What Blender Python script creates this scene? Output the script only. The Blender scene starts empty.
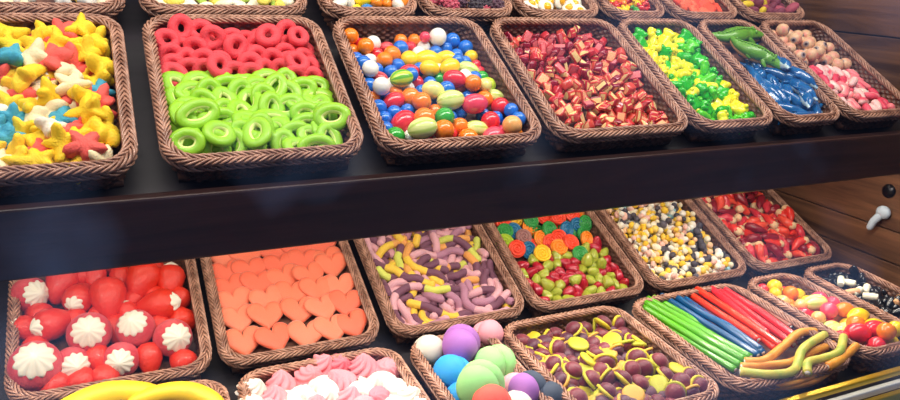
import bpy, math, random
import numpy as np
from mathutils import Matrix, Vector, Euler
from mathutils.bvhtree import BVHTree
random.seed(7); rng = np.random.default_rng(11)
scn = bpy.context.scene
col = scn.collection
PI = math.pi
sin, cos = math.sin, math.cos

# ------------------------------------------------------------------ camera
FPX = 732.0
YAW, PIT, ROL = [math.radians(a) for a in (25.192, 17.684, 2.260)]
CAM = Vector((-0.0211, -1.2284, 0.3250))
fwd = Vector((sin(YAW)*cos(PIT), cos(YAW)*cos(PIT), -sin(PIT)))
rt0 = Vector((cos(YAW), -sin(YAW), 0)); up0 = rt0.cross(fwd)
RT = rt0*cos(ROL) + up0*sin(ROL); UP = up0*cos(ROL) - rt0*sin(ROL)
cd = bpy.data.cameras.new('camera'); cam = bpy.data.objects.new('camera', cd); col.objects.link(cam)
cd.sensor_width = 36; cd.lens = FPX/900*36; cd.clip_start = .02; cd.clip_end = 50
cam.matrix_world = Matrix(((RT.x, UP.x, -fwd.x, CAM.x), (RT.y, UP.y, -fwd.y, CAM.y), (RT.z, UP.z, -fwd.z, CAM.z), (0, 0, 0, 1)))
scn.camera = cam
def ray(px, py): return (fwd*FPX + RT*(px-450) - UP*(py-200)).normalized()
def project(p):
    d = Vector(p)-CAM; z = d.dot(fwd); return 450+FPX*d.dot(RT)/z, 200-FPX*d.dot(UP)/z

# ------------------------------------------------------------------ materials
def lin(h):
    h = h.lstrip('#'); c = [int(h[i:i+2], 16)/255 for i in (0, 2, 4)]
    return [x/12.92 if x <= .04045 else ((x+.055)/1.055)**2.4 for x in c]
MC = {}
def mat(name, hx, rough=.4, sss=0., bump=0., bscale=200., coat=0., sheen=0., hx2=None, pattern=None, spec=.5, trans=0., metal=0.):
    k = (name, hx, hx2)
    if k in MC: return MC[k]
    m = bpy.data.materials.new(name); m.use_nodes = True; nt = m.node_tree; N = nt.nodes; L = nt.links
    b = N['Principled BSDF']; b.inputs['Base Color'].default_value = (*lin(hx), 1); b.inputs['Roughness'].default_value = rough
    b.inputs['Specular IOR Level'].default_value = spec; b.inputs['Metallic'].default_value = metal
    if sss:
        b.inputs['Subsurface Weight'].default_value = sss; b.inputs['Subsurface Scale'].default_value = .003
        b.inputs['Subsurface Radius'].default_value = (1, .7, .5)
    if coat: b.inputs['Coat Weight'].default_value = coat; b.inputs['Coat Roughness'].default_value = .08
    if sheen: b.inputs['Sheen Weight'].default_value = sheen
    if trans: b.inputs['Transmission Weight'].default_value = trans
    if bump or pattern: tc = N.new('ShaderNodeTexCoord')
    if bump:
        t = N.new('ShaderNodeTexNoise'); t.inputs['Scale'].default_value = bscale; t.inputs['Detail'].default_value = 3
        L.new(tc.outputs['Object'], t.inputs['Vector'])
        bp = N.new('ShaderNodeBump'); bp.inputs['Strength'].default_value = bump; bp.inputs['Distance'].default_value = .002
        L.new(t.outputs['Fac'], bp.inputs['Height']); L.new(bp.outputs['Normal'], b.inputs['Normal'])
    if pattern:
        mx = N.new('ShaderNodeMix'); mx.data_type = 'RGBA'; mx.inputs[6].default_value = (*lin(hx), 1); mx.inputs[7].default_value = (*lin(hx2), 1)
        rp = N.new('ShaderNodeMapRange')
        if pattern[0] == 'noise':
            t = N.new('ShaderNodeTexNoise'); t.inputs['Scale'].default_value = pattern[1]; L.new(tc.outputs['Object'], t.inputs['Vector'])
            rp.inputs[1].default_value = pattern[2]; rp.inputs[2].default_value = pattern[3]; L.new(t.outputs['Fac'], rp.inputs[0])
        elif pattern[0] == 'axis':      # gradient along an object axis
            s = N.new('ShaderNodeSeparateXYZ'); L.new(tc.outputs['Object'], s.inputs[0])
            rp.inputs[1].default_value = pattern[2]; rp.inputs[2].default_value = pattern[3]; L.new(s.outputs['XYZ'.index(pattern[1])], rp.inputs[0])
        elif pattern[0] == 'stripe':    # melon stripes round the x axis
            s = N.new('ShaderNodeSeparateXYZ'); L.new(tc.outputs['Object'], s.inputs[0])
            a = N.new('ShaderNodeMath'); a.operation = 'ARCTAN2'; L.new(s.outputs[1], a.inputs[0]); L.new(s.outputs[2], a.inputs[1])
            q = N.new('ShaderNodeMath'); q.operation = 'MULTIPLY'; q.inputs[1].default_value = pattern[1]; L.new(a.outputs[0], q.inputs[0])
            w = N.new('ShaderNodeMath'); w.operation = 'SINE'; L.new(q.outputs[0], w.inputs[0])
            rp.inputs[1].default_value = pattern[2]; rp.inputs[2].default_value = pattern[3]; L.new(w.outputs[0], rp.inputs[0])
        L.new(rp.outputs[0], mx.inputs[0]); L.new(mx.outputs[2], b.inputs['Base Color'])
    MC[k] = m; return m
def sugar(hx, n='sugared_gummy'): return mat(n, hx, .6, .25, .9, 330, sheen=.08)
def gummy(hx, n='clear_gummy'): return mat(n, hx, .22, .45, .08, 60, coat=.3)
def foam(hx, n='foam_candy'): return mat(n, hx, .65, .2, .12, 90)
def gloss(hx, n='glazed_candy'): return mat(n, hx, .2, .12, .06, 70, coat=.35)

# ------------------------------------------------------------------ mesh helpers
def mesh(name, V, F, mats, fm=None, smooth=True):
    me = bpy.data.meshes.new(name)
    me.from_pydata([tuple(v) for v in V], [], F)
    for m in (mats if isinstance(mats, (list, tuple)) else [mats]): me.materials.append(m)
    if fm is not None: me.polygons.foreach_set('material_index', np.array(fm, dtype=np.int32))
    if smooth: me.polygons.foreach_set('use_smooth', np.ones(len(F), dtype=bool))
    me.update(); return me
class MB:
    def __init__(s): s.V = []; s.F = []; s.M = []
    def add(s, V, F, mi=0):
        o = len(s.V); s.V += [tuple(v) for v in V]; s.F += [tuple(i+o for i in f) for f in F]
        s.M += (mi if isinstance(mi, list) else [mi]*len(F)); return s
    def box(s, a, b, mi=0):
        x0, y0, z0 = a; x1, y1, z1 = b
        V = [(x0, y0, z0), (x1, y0, z0), (x1, y1, z0), (x0, y1, z0), (x0, y0, z1), (x1, y0, z1), (x1, y1, z1), (x0, y1, z1)]
        return s.add(V, [(0, 3, 2, 1), (4, 5, 6, 7), (0, 1, 5, 4), (1, 2, 6, 5), (2, 3, 7, 6), (3, 0, 4, 7)], mi)
    def done(s, name, mats, smooth=True): return mesh(name, s.V, s.F, mats, s.M, smooth)
def grid_sphere(fn, nu=20, nv=12):
    """closed surface; fn(theta, phi) -> point, phi 0 top..pi bottom"""
    V = [fn(0, 0)]
    for j in range(1, nv):
        for i in range(nu): V.append(fn(2*PI*i/nu, PI*j/nv))
    V.append(fn(0, PI)); F = []
    for i in range(nu): F.append((0, 1+i, 1+(i+1) % nu))
    for j in range(nv-2):
        for i in range(nu):
            a = 1+j*nu; F.append((a+i, a+nu+i, a+nu+(i+1) % nu, a+(i+1) % nu))
    a = 1+(nv-2)*nu
    for i in range(nu): F.append((a+i, len(V)-1, a+(i+1) % nu))
    return V, F
def lathe(prof, n=24, rfn=None):
    """prof: list of (r, z) from top to bottom, ends r=0. rfn(theta,k) multiplies r"""
    V = [(0, 0, prof[0][1])]; F = []; K = len(prof)-2
    for k in range(1, K+1):
        for i in range(n):
            t = 2*PI*i/n; r = prof[k][0]*(rfn(t, k) if rfn else 1); V.append((r*cos(t), r*sin(t), prof[k][1]))
    V.append((0, 0, prof[-1][1]))
    for i in range(n): F.append((0, 1+i, 1+(i+1) % n))
    for k in range(K-1):
        a = 1+k*n
        for i in range(n): F.append((a+i, a+n+i, a+n+(i+1) % n, a+(i+1) % n))
    a = 1+(K-1)*n
    for i in range(n): F.append((a+i, len(V)-1, a+(i+1) % n))
    return V, F
def tube(P, R, n=8, closed=False, caps=True):
    P = np.asarray(P, float); K = len(P)
    R = np.full(K, R) if np.isscalar(R) else np.asarray(R, float)
    T = (np.roll(P, -1, 0)-np.roll(P, 1, 0)) if closed else np.gradient(P, axis=0)
    T /= np.linalg.norm(T, axis=1)[:, None]+1e-12
    a = np.array([0, 0, 1.]) if abs(T[0][2]) < .9 else np.array([1., 0, 0])
    V = []; nrm = a-T[0]*(a@T[0]); nrm /= np.linalg.norm(nrm)
    for k in range(K):
        nrm = nrm-T[k]*(nrm@T[k]); nrm /= np.linalg.norm(nrm)+1e-12; bn = np.cross(T[k], nrm)
        for i in range(n):
            t = 2*PI*i/n; V.append(P[k]+R[k]*(cos(t)*nrm+sin(t)*bn))
    F = []
    for k in range(K if closed else K-1):
        k2 = (k+1) % K
        for i in range(n): F.append((k*n+i, k*n+(i+1) % n, k2*n+(i+1) % n, k2*n+i))
    nb = len(F)
    if caps and not closed:
        F.append(tuple(range(n-1, -1, -1))); F.append(tuple((K-1)*n+i for i in range(n)))
    return V, F, nb
def round_tube(P, R, n=8):
    """tube with hemispherical ends"""
    P = np.asarray(P, float); R = np.full(len(P), R) if np.isscalar(R) else np.asarray(R, float)
    d0 = P[0]-P[1]; d0 /= np.linalg.norm(d0); d1 = P[-1]-P[-2]; d1 /= np.linalg.norm(d1)
    Q = []; S = []
    for a in (75, 45, 20): Q.append(P[0]+d0*R[0]*sin(math.radians(a))); S.append(R[0]*cos(math.radians(a)))
    Q += list(P); S += list(R)
    for a in (20, 45, 75): Q.append(P[-1]+d1*R[-1]*sin(math.radians(a))); S.append(R[-1]*cos(math.radians(a)))
    return tube(Q, S, n)
def spline(P, m):
    P = np.asarray(P, float); K = len(P); out = []
    for t in np.linspace(0, K-1, m):
        i = min(int(t), K-2); u = t-i
        p0, p1, p2, p3 = P[max(i-1, 0)], P[i], P[i+1], P[min(i+2, K-1)]
        out.append(.5*(2*p1+(p2-p0)*u+(2*p0-5*p1+4*p2-p3)*u*u+(3*p1-p0-3*p2+p3)*u**3))
    return np.array(out)
def puffy(Rf, h, n=40, rings=5, zf=None, under=.35):
    """flat puffed shape from a polar outline Rf(theta); h = half height"""
    V = [(0, 0, h)]; F = []
    rr = [.3, .55, .78, .93, 1.0, .93, .7, .4]
    zz = [1, .95, .8, .5, 0, -.5*under*2, -under*1.9, -under*2]
    for q, z in zip(rr, zz):
        for i in range(n):
            t = 2*PI*i/n; r = Rf(t)*q; V.append((r*cos(t), r*sin(t), h*z))
    V.append((0, 0, -h*under*2))
    for i in range(n): F.append((0, 1+i, 1+(i+1) % n))
    for k in range(len(rr)-1):
        a = 1+k*n
        for i in range(n): F.append((a+i, a+n+i, a+n+(i+1) % n, a+(i+1) % n))
    a = 1+(len(rr)-1)*n
    for i in range(n): F.append((a+i, len(V)-1, a+(i+1) % n))
    if zf: V = [(x, y, z+zf(x, y)) for x, y, z in V]
    return V, F
def poly_outline(pts):
    """polar outline from (angle_deg, radius) knots, cosine interpolated"""
    pts = sorted(pts); A = [p[0] for p in pts]; R = [p[1] for p in pts]
    def f(t):
        d = math.degrees(t) % 360
        for i in range(len(A)):
            a0 = A[i]; a1 = A[(i+1) % len(A)]+(360 if i == len(A)-1 else 0)
            dd = d if d >= A[0] else d+360
            if a0 <= dd <= a1:
                u = (dd-a0)/(a1-a0); u = u*u*(3-2*u); return R[i]*(1-u)+R[(i+1) % len(A)]*u
        return R[0]
    return f
def blobs(spheres, nu=14, nv=9, mi=None):
    b = MB()
    for k, (c, r) in enumerate(spheres):
        rx, ry, rz = r if isinstance(r, tuple) else (r, r, r)
        V, F = grid_sphere(lambda t, p: (c[0]+rx*sin(p)*cos(t), c[1]+ry*sin(p)*sin(t), c[2]+rz*cos(p)), nu, nv)
        b.add(V, F, mi[k] if mi else 0)
    return b

# ------------------------------------------------------------------ objects
def link(name, me, parent=None):
    o = bpy.data.objects.new(name, me); col.objects.link(o)
    if parent: o.parent = parent
    return o
def struct(name, me, mw=None):
    o = link(name, me); o['kind'] = 'structure'
    if mw is not None: o.matrix_world = mw
    return o
def tag(o, label, cat, group=None):
    o['label'] = label; o['category'] = cat
    if group: o['group'] = group
    return o

# ------------------------------------------------------------------ wood and the display case
def wood(name, c1, c2, scale, rough, axis='X', bump=.15):
    m = bpy.data.materials.new(name); m.use_nodes = True; N = m.node_tree.nodes; L = m.node_tree.links; b = N['Principled BSDF']
    tc = N.new('ShaderNodeTexCoord'); mp = N.new('ShaderNodeMapping'); s = {'X': (.06, 1, 1), 'Y': (1, .06, 1)}[axis]
    mp.inputs['Scale'].default_value = s; L.new(tc.outputs['Object'], mp.inputs[0])
    n = N.new('ShaderNodeTexNoise'); n.inputs['Scale'].default_value = scale; n.inputs['Detail'].default_value = 8; n.inputs['Roughness'].default_value = .65
    n.inputs['Distortion'].default_value = 1.2; L.new(mp.outputs[0], n.inputs['Vector'])
    r = N.new('ShaderNodeValToRGB'); r.color_ramp.elements[0].color = (*lin(c1), 1); r.color_ramp.elements[1].color = (*lin(c2), 1)
    r.color_ramp.elements[0].position = .35; r.color_ramp.elements[1].position = .7
    L.new(n.outputs['Fac'], r.inputs[0]); L.new(r.outputs[0], b.inputs['Base Color']); b.inputs['Roughness'].default_value = rough
    bp = N.new('ShaderNodeBump'); bp.inputs['Strength'].default_value = bump; bp.inputs['Distance'].default_value = .003
    L.new(n.outputs['Fac'], bp.inputs['Height']); L.new(bp.outputs[0], b.inputs['Normal']); return m
w_dark = wood('dark_stained_wood', '#1c0f0f', '#38201c', 28, .3)
w_dark.node_tree.nodes['Principled BSDF'].inputs['Coat Weight'].default_value = .5
w_shelf = wood('shelf_wood', '#141016', '#241c24', 24, .5)
w_wall = wood('walnut_planks', '#452a19', '#82583a', 22, .5, 'Y', .3)
XW = 2.03
def boxmesh(name, a, b, m): return MB().box(a, b).done(name, m, False)
def rowframe(a, y, z): return Matrix.Translation((0, y, z)) @ Matrix.Rotation(a, 4, 'X')
H = .070
ROW = {}
def scaled(y, z, s): return CAM.y+(y-CAM.y)*s, CAM.z+(z-CAM.z)*s
aU, aL, aF = [math.radians(v) for v in (30.07, 24.63, 3.41)]
D0 = .42
DU = .431
ROW['U'] = (aU, 0., 0., DU, 1.)
yl, zl = scaled(.1429, -.4681, 1.02); ROW['L'] = (aL, yl, zl, D0*1.02, 1.02)
yf, zf_ = scaled(-.2506, -.5207, .95); ROW['F'] = (aF, yf, zf_, D0*.95, .95)
vb, nb_ = DU+.012, -.004
ROW['B'] = (aU, vb*cos(aU)-nb_*sin(aU), vb*sin(aU)+nb_*cos(aU), D0, 1.)
XL = -.95
U = rowframe(aU, 0, 0)
struct('trim_1', boxmesh('upper_board', (XL, -.046, -H-.02), (XW, DU+.008, -H), w_shelf), U)
struct('trim_2', boxmesh('back_board', (XL, DU+.008, -H-.02), (XW, 2*D0+.10, -H+nb_), w_shelf), U)
Lm = rowframe(aL, yl, zl); struct('trim_3', boxmesh('lower_board', (XL, -.03, -H-.02), (XW, ROW['L'][3]+.16, -H), w_shelf), Lm)
Fm = rowframe(aF, yf, zf_); struct('trim_4', boxmesh('front_board', (XL, -.02, -H-.02), (XW, ROW['F'][3]+.03, -H), w_shelf), Fm)
b = MB().box((XL, -.052, -.147), (XW, -.020, -.036))
fo = struct('trim_5', b.done('shelf_front_board', w_dark, False)); bv = fo.modifiers.new('b', 'BEVEL'); bv.width = .004; bv.segments = 2
# right wall of horizontal planks
b = MB(); zs = [-1.2, -1.0, -.8, -.62, -.463, -.368, -.19, -.01, .178, .37, .56, .75, .95, 1.2]
for z0, z1 in zip(zs[:-1], zs[1:]): b.box((XW, -.5, z0+.0018), (XW+.025, 1.6, z1-.0018))
wo = struct('wall_right', b.done('plank_wall', w_wall, False)); bv = wo.modifiers.new('b', 'BEVEL'); bv.width = .002; bv.segments = 2
struct('trim_6', boxmesh('wall_backing', (XW+.02, -.5, -1.2), (XW+.05, 1.6, 1.2), w_shelf))
struct('wall_left', boxmesh('left_panel', (XL-.03, -.4, -1.2), (XL, 1.6, 1.2), w_wall))
struct('wall_back', boxmesh('back_panel', (XL, 1.5, -1.2), (XW, 1.53, 1.2), w_wall))
struct('floor', boxmesh('case_floor', (XL, -.36, -1.2), (XW, 1.5, -1.17), w_shelf))
struct('ceiling', boxmesh('case_top', (XL, -.36, 1.17), (XW, 1.5, 1.2), w_shelf))

# ------------------------------------------------------------------ baskets
WK = mat('brown_wicker', '#7a5140', .42, 0, .25, 130, hx2='#482c20', pattern=('noise', 60, .35, .65))
WKr = mat('brown_wicker_border', '#bb8c74', .34, 0, .2, 130, hx2='#835a48', pattern=('noise', 45, .35, .65))
def rrect(w, d, r, n):
    """n points round a rounded rectangle (half sizes w, d), equally spaced; also outward normals"""
    segs = [2*(d-r), PI*r/2, 2*(w-r), PI*r/2]*2; Lt = sum(segs); P = []; Nn = []
    for k in range(n):
        s = Lt*k/n; i = 0
        while s > segs[i]: s -= segs[i]; i += 1
        q = i//2; side = i % 2
        # quadrant order: right side up, top-right corner, top leftwards, ...
        if i == 0: p = (w, -d+r+s); nn = (1, 0)
        elif i == 1: a = s/r; p = (w-r+r*cos(a), d-r+r*sin(a)); nn = (cos(a), sin(a))
        elif i == 2: p = (w-r-s, d); nn = (0, 1)
        elif i == 3: a = PI/2+s/r; p = (-w+r+r*cos(a), d-r+r*sin(a)); nn = (cos(a), sin(a))
        elif i == 4: p = (-w, d-r-s); nn = (-1, 0)
        elif i == 5: a = PI+s/r; p = (-w+r+r*cos(a), -d+r+r*sin(a)); nn = (cos(a), sin(a))
        elif i == 6: p = (-w+r+s, -d); nn = (0, -1)
        else: a = 1.5*PI+s/r; p = (w-r+r*cos(a), -d+r+r*sin(a)); nn = (cos(a), sin(a))
        P.append(p); Nn.append(nn)
    return np.array(P), np.array(Nn), Lt
BC = {}
def basket_meshes(W, D, base_top):
    k = (round(W, 3), round(D, 3), round(base_top, 3))
    if k in BC: return BC[k]
    hw, hd = W/2, D/2
    # woven wall: strands run over and under upright stakes
    P0, N0, Lt = rrect(hw-.0135, hd-.0135, .050, 8)
    ns = int(Lt/.011)//2*2; nper = ns*4; rows = 9; nz = rows*3
    P, Nn, _ = rrect(hw-.0135, hd-.0135, .050, nper)
    V = []; F = []
    ph = np.arange(nper)*2*PI/8
    for side in (1, -1):
        for j in range(nz+1):
            z = .002+(H-.010)*j/nz; f = z/H; inset = .014*(1-f)
            row = min(int(j/3), rows-1); u = (j % 3)/3
            prof = sin(PI*(u if j < nz else 1))
            off = .0028*np.cos(ph+PI*row)*(.3+.7*prof)+.0016*prof
            r = (.0025+off*(1))*side if side > 0 else (-.0025+off*1-.0016*prof*2)
            pts = P+Nn*(np.asarray(r)[:, None]-inset)
            V += [(x, y, z) for x, y in pts]
    R1 = (nz+1)*nper
    for s in (0, 1):
        o = s*R1
        for j in range(nz):
            for i in range(nper):
                a = o+j*nper+i; c = o+j*nper+(i+1) % nper
                F.append((a, c, c+nper, a+nper) if s == 0 else (c, a, a+nper, c+nper))
    for i in range(nper):
        a, c = i, (i+1) % nper; F.append((c, a, R1+a, R1+c)); t = nz*nper; F.append((t+a, t+c, R1+t+c, R1+t+a))
    body = mesh('woven_wall', V, F, WK)
    # braided border: two ropes of opposite twist
    b = MB()
    for (ins, zz, rr, sr, tw, nst) in ((.0085, H-.006, .0056, .0025, 1, 5), (.0180, H-.004, .0052, .0024, -1, 5), (.0075, H-.0185, .0044, .0022, -1, 4)):
        m = int(Lt/.0055); C, Nm, L2 = rrect(hw-ins, hd-ins, .06-ins, m); turns = round(L2/.066)
        for s in range(nst):
            a = 2*PI*turns*tw*np.arange(m)/m+2*PI*s/nst
            pts = np.zeros((m, 3)); pts[:, :2] = C+Nm*(rr*np.cos(a))[:, None]; pts[:, 2] = zz+rr*np.sin(a)
            V, F, _ = tube(pts, sr, 5, closed=True); b.add(V, F)
    rim = b.done('rim', WKr)
    # base: closely woven mat
    nx, ny = int((W-.056)/.008), int((D-.056)/.008); V = []; F = []
    for j in range(ny+1):
        for i in range(nx+1):
            V.append((-hw+.028+(W-.056)*i/nx, -hd+.028+(D-.056)*j/ny, base_top+.0015*((i+j//2) % 2)))
    for j in range(ny):
        for i in range(nx): a = j*(nx+1)+i; F.append((a, a+1, a+nx+2, a+nx+1))
    bb = MB(); bb.add(V, F); bb.box((-hw+.028, -hd+.028, .0), (hw-.028, hd-.028, base_top-.002))
    base = bb.done('base', WK)
    BC[k] = (body, rim, base); return BC[k]
BK = {}
class Basket: pass
def basket(code, x0, x1, label, short, base_top=.014):
    row = code[0]; a, y, z, D, s = ROW[row]
    if s != 1: x0, x1 = CAM.x+(x0-CAM.x)*s, CAM.x+(x1-CAM.x)*s
    W = x1-x0
    M = rowframe(a, y, z) @ Matrix.Translation(((x0+x1)/2, D/2, -H))
    e = bpy.data.objects.new('wicker_basket', None); col.objects.link(e); e.empty_display_size = .05; e.matrix_world = M
    tag(e, label, 'basket', 'wicker baskets of sweets')
    body, rim, base = basket_meshes(W, D, base_top)
    link('woven_wall', body, e); link('rim', rim, e); link('base', base, e)
    B = Basket(); B.M = M; B.Mi = M.inverted(); B.W = W; B.D = D; B.code = code; B.short = short; B.bt = base_top; B.root = e; BK[code] = B
    B.R = M.to_3x3().to_4x4(); return B
def at(B, px, py, h):
    o = B.Mi @ CAM; d = B.Mi.to_3x3() @ ray(px, py); t = (h-o.z)/d.z; return np.array(o+d*t)
def bx(px, py, row):       # X of a pixel on a row's rim plane
    a, y, z, D, s = ROW[row]; m = rowframe(a, y, z).inverted(); o = m @ CAM; d = m.to_3x3() @ ray(px, py); t = -o.z/d.z; return (o+d*t).x

basket('U1', -.352, .010, 'wicker basket of puffy starfish sweets, front left of the upper shelf', 'starfish basket')
basket('U2', .040, .397, 'wicker basket of red and green sour rings on the upper shelf', 'sour ring basket', .022)
basket('U3', .419, .780, 'wicker basket of multicoloured gumballs on the upper shelf', 'gumball basket')
basket('U4', .802, 1.166, 'wicker basket of chopped red and cream gummy chunks on the upper shelf', 'red chunk basket', .020)
basket('U5', 1.160+.012, 1.428, 'narrow wicker basket of green and yellow gummies on the upper shelf', 'frog gummy basket', .018)
basket('U6', 1.440, 1.659, 'narrow wicker basket of gummy crocodiles and blue dolphins', 'dolphin basket', .026)
basket('U7', 1.671, 1.945, 'narrow wicker basket of beige eyeballs and pink pieces by the plank wall', 'eyeball basket', .022)
basket('L1', -.258, .118, 'wicker basket of strawberry sweets topped with white cream, lower left', 'strawberry basket')
basket('L2', .127, .482, 'wicker basket of flat orange heart gummies under the shelf', 'heart basket', .034)
basket('L3', .500, .859, 'wicker basket of striped purple and yellow gummy worms', 'worm basket')
basket('L4', .870, 1.225, 'wicker basket of liquorice wheels and fruit gums under the shelf', 'wheel basket', .022)
basket('L5', 1.242, 1.590, 'wicker basket of small white and yellow mixed marshmallows', 'mixed marshmallow basket', .022)
basket('L6', 1.606, 1.940, 'wicker basket of red chilli sweets with pale tips beside the plank wall', 'chilli basket', .022)
basket('F1', -.215, .135, 'wicker basket of big yellow foam bananas at the bottom left edge', 'banana basket')
basket('F2', .150, .508, 'wicker basket of pink and white meringues in the bottom row', 'meringue basket')
basket('F3', .528, .748, 'narrow wicker basket of large pastel marshmallow balls', 'marshmallow ball basket')
basket('F4', .765, 1.125, 'wicker basket of maroon and yellow gummy hats', 'gummy hat basket', .018)
basket('F5', 1.150, 1.535, 'wicker basket of green, blue and red filled sticks in the bottom row', 'stick basket', .022)
basket('F6', 1.556, 1.760, 'narrow wicker basket of yellow, red and orange egg sweets', 'egg basket')
basket('F7', 1.782, 1.995, 'narrow wicker basket of black liquorice in the bottom right', 'black liquorice basket', .022)
bspec = [('B1', None, 127, 'yellow and white foam sweets, top left corner', 'yellow foam basket'), ('B2', 138, 311, 'pale yellow and green sweets, second along the top', 'pale leaf basket'),
    ('B3', 322, 421, 'brightly coloured chews in the top row', 'bright chew basket'), ('B4', 424, 516, 'dark purple berry gummies in the top row', 'berry basket'),
    ('B5', 520, 601, 'white and yellow fried egg gummies in the top row', 'fried egg basket'), ('B6', 606, 666, 'orange, yellow and red gummy bears in the top row', 'bear basket'),
    ('B7', 671, 737, 'orange-red gummy shells in the top row', 'orange shell basket'), ('B8', 741, 803, 'purple and yellow gummies, last of the top row', 'purple gummy basket')]
for c, p0, p1, t, s in bspec:
    yb = 9
    x1 = bx(p1+1, yb, 'B'); x0 = bx(p0+2, yb, 'B') if p0 else x1-.36
    basket(c, x0, x1, 'wicker basket of '+t, s, .024)

# ------------------------------------------------------------------ settling sweets into a basket
def sim(B, bodies, iters=140, rest=.5, wall=True, seed=None):
    """bodies: list of dict(p=(k,3) array, r=radius). Pushes particles apart and lets them settle; works in basket space"""
    P = np.concatenate([b['p'] for b in bodies]).astype(float); n = len(P)
    ids = np.concatenate([np.full(len(b['p']), i) for i, b in enumerate(bodies)])
    r = np.concatenate([np.full(len(b['p']), b['r']) for b in bodies]); wr = np.concatenate([np.full(len(b['p']), b.get('wr', b['r'])) for b in bodies])
    rr = (r[:, None]+r[None, :]); same = ids[:, None] == ids[None, :]
    fx = np.concatenate([np.full(len(b['p']), bool(b.get('fix'))) for b in bodies]); P0 = P.copy()
    link_i = []; link_d = []
    o = 0
    for b in bodies:
        k = len(b['p'])
        for s, st in ((1, 1.), (2, .6), (3, .4)):
            for i in range(k-s): link_i.append((o+i, o+i+s)); link_d.append(np.linalg.norm(b['p'][i]-b['p'][i+s]))
        o += k
    link_i = np.array(link_i, int).reshape(-1, 2); link_d = np.array(link_d)
    for it in range(iters):
        P[:, 2] -= .0008*(1 if it < iters*.8 else .4)
        d = P[:, None, :]-P[None, :, :]; dist = np.sqrt((d**2).sum(-1))+1e-9
        ov = np.where(same, 0, np.maximum(rr-dist, 0)); 
        push = (d/dist[..., None]*ov[..., None]*.5)
        cnt = np.maximum((ov > 0).sum(1), 1)[:, None]
        P += push.sum(1)/np.minimum(cnt, 2)*.9
        if len(link_i):
            for _ in range(2):
                a, c = link_i[:, 0], link_i[:, 1]; dd = P[c]-P[a]; ln = np.linalg.norm(dd, axis=1)+1e-9
                corr = dd*((ln-link_d)/ln*.25)[:, None]
                np.add.at(P, a, corr); np.add.at(P, c, -corr)
        P[:, 2] = np.maximum(P[:, 2], B.bt+.001+r)
        f = np.clip(P[:, 2]/H, 0, 1); inset = .019+.014*(1-f)
        hx = B.W/2-inset; hy = B.D/2-inset; cr = .04
        qx = np.abs(P[:, 0])-(hx-cr); qy = np.abs(P[:, 1])-(hy-cr)
        ol = np.sqrt(np.maximum(qx, 0)**2+np.maximum(qy, 0)**2)
        sd = ol+np.minimum(np.maximum(qx, qy), 0)-cr+wr
        nx = np.where(ol > 0, np.maximum(qx, 0)/(ol+1e-9), (qx > qy)*1.)*np.sign(P[:, 0]); ny = np.where(ol > 0, np.maximum(qy, 0)/(ol+1e-9), (qx <= qy)*1.)*np.sign(P[:, 1])
        m = np.maximum(sd, 0); P[:, 0] -= nx*m; P[:, 1] -= ny*m
        P[fx] = P0[fx]
    o = 0
    for b in bodies: k = len(b['p']); b['p'] = P[o:o+k].copy(); o += k
    return bodies

ITEMS = []
def put(B, name, parts, loc, rot, desc, cat, group, scale=1.):
    """one sweet: parts = mesh, or list of (part name, mesh)"""
    Rm = rot.to_matrix().to_4x4() if isinstance(rot, Euler) else rot
    M = B.M @ Matrix.Translation(Vector(loc)) @ Rm @ Matrix.Diagonal((scale, scale, scale, 1))
    objs = []
    if isinstance(parts, list):
        root = bpy.data.objects.new(name, None); col.objects.link(root); root.empty_display_size = .01
        for pn, me in parts: o = link(pn, me, root); objs.append(o)
    else: root = link(name, parts); objs.append(root)
    root.matrix_world = M
    root['category'] = cat; root['group'] = group
    ITEMS.append(dict(root=root, objs=objs, B=B, desc=desc, loc=np.array(loc, float), M=M)); return root
def E3(x, y, z): return Euler((math.radians(x), math.radians(y), math.radians(z)))
def rnd(a, b): return random.uniform(a, b)
def upfront(tilt, jit=30, spin=None):
    """disc facing up, tilted towards the viewer"""
    return Matrix.Rotation(math.radians(tilt+rnd(-jit, jit)), 4, 'X') @ Matrix.Rotation(math.radians(rnd(-jit, jit)), 4, 'Y') @ Matrix.Rotation(rnd(0, 2*PI) if spin is None else math.radians(spin), 4, 'Z')
def scatter(B, n, r, z0, z1, x=(-.5, .5), y=(-.5, .5)):
    L_ = []
    for _ in range(n):
        L_.append(dict(p=np.array([[rnd(*x)*(B.W-.06), rnd(*y)*(B.D-.06), rnd(z0, z1)]]), r=r))
    return L_
def crop(ox, oy, s): return lambda x, y: (ox+x/s, oy+y/s)
mcache = {}
def cached(k, fn):
    if k not in mcache: mcache[k] = fn()
    return mcache[k]

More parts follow.
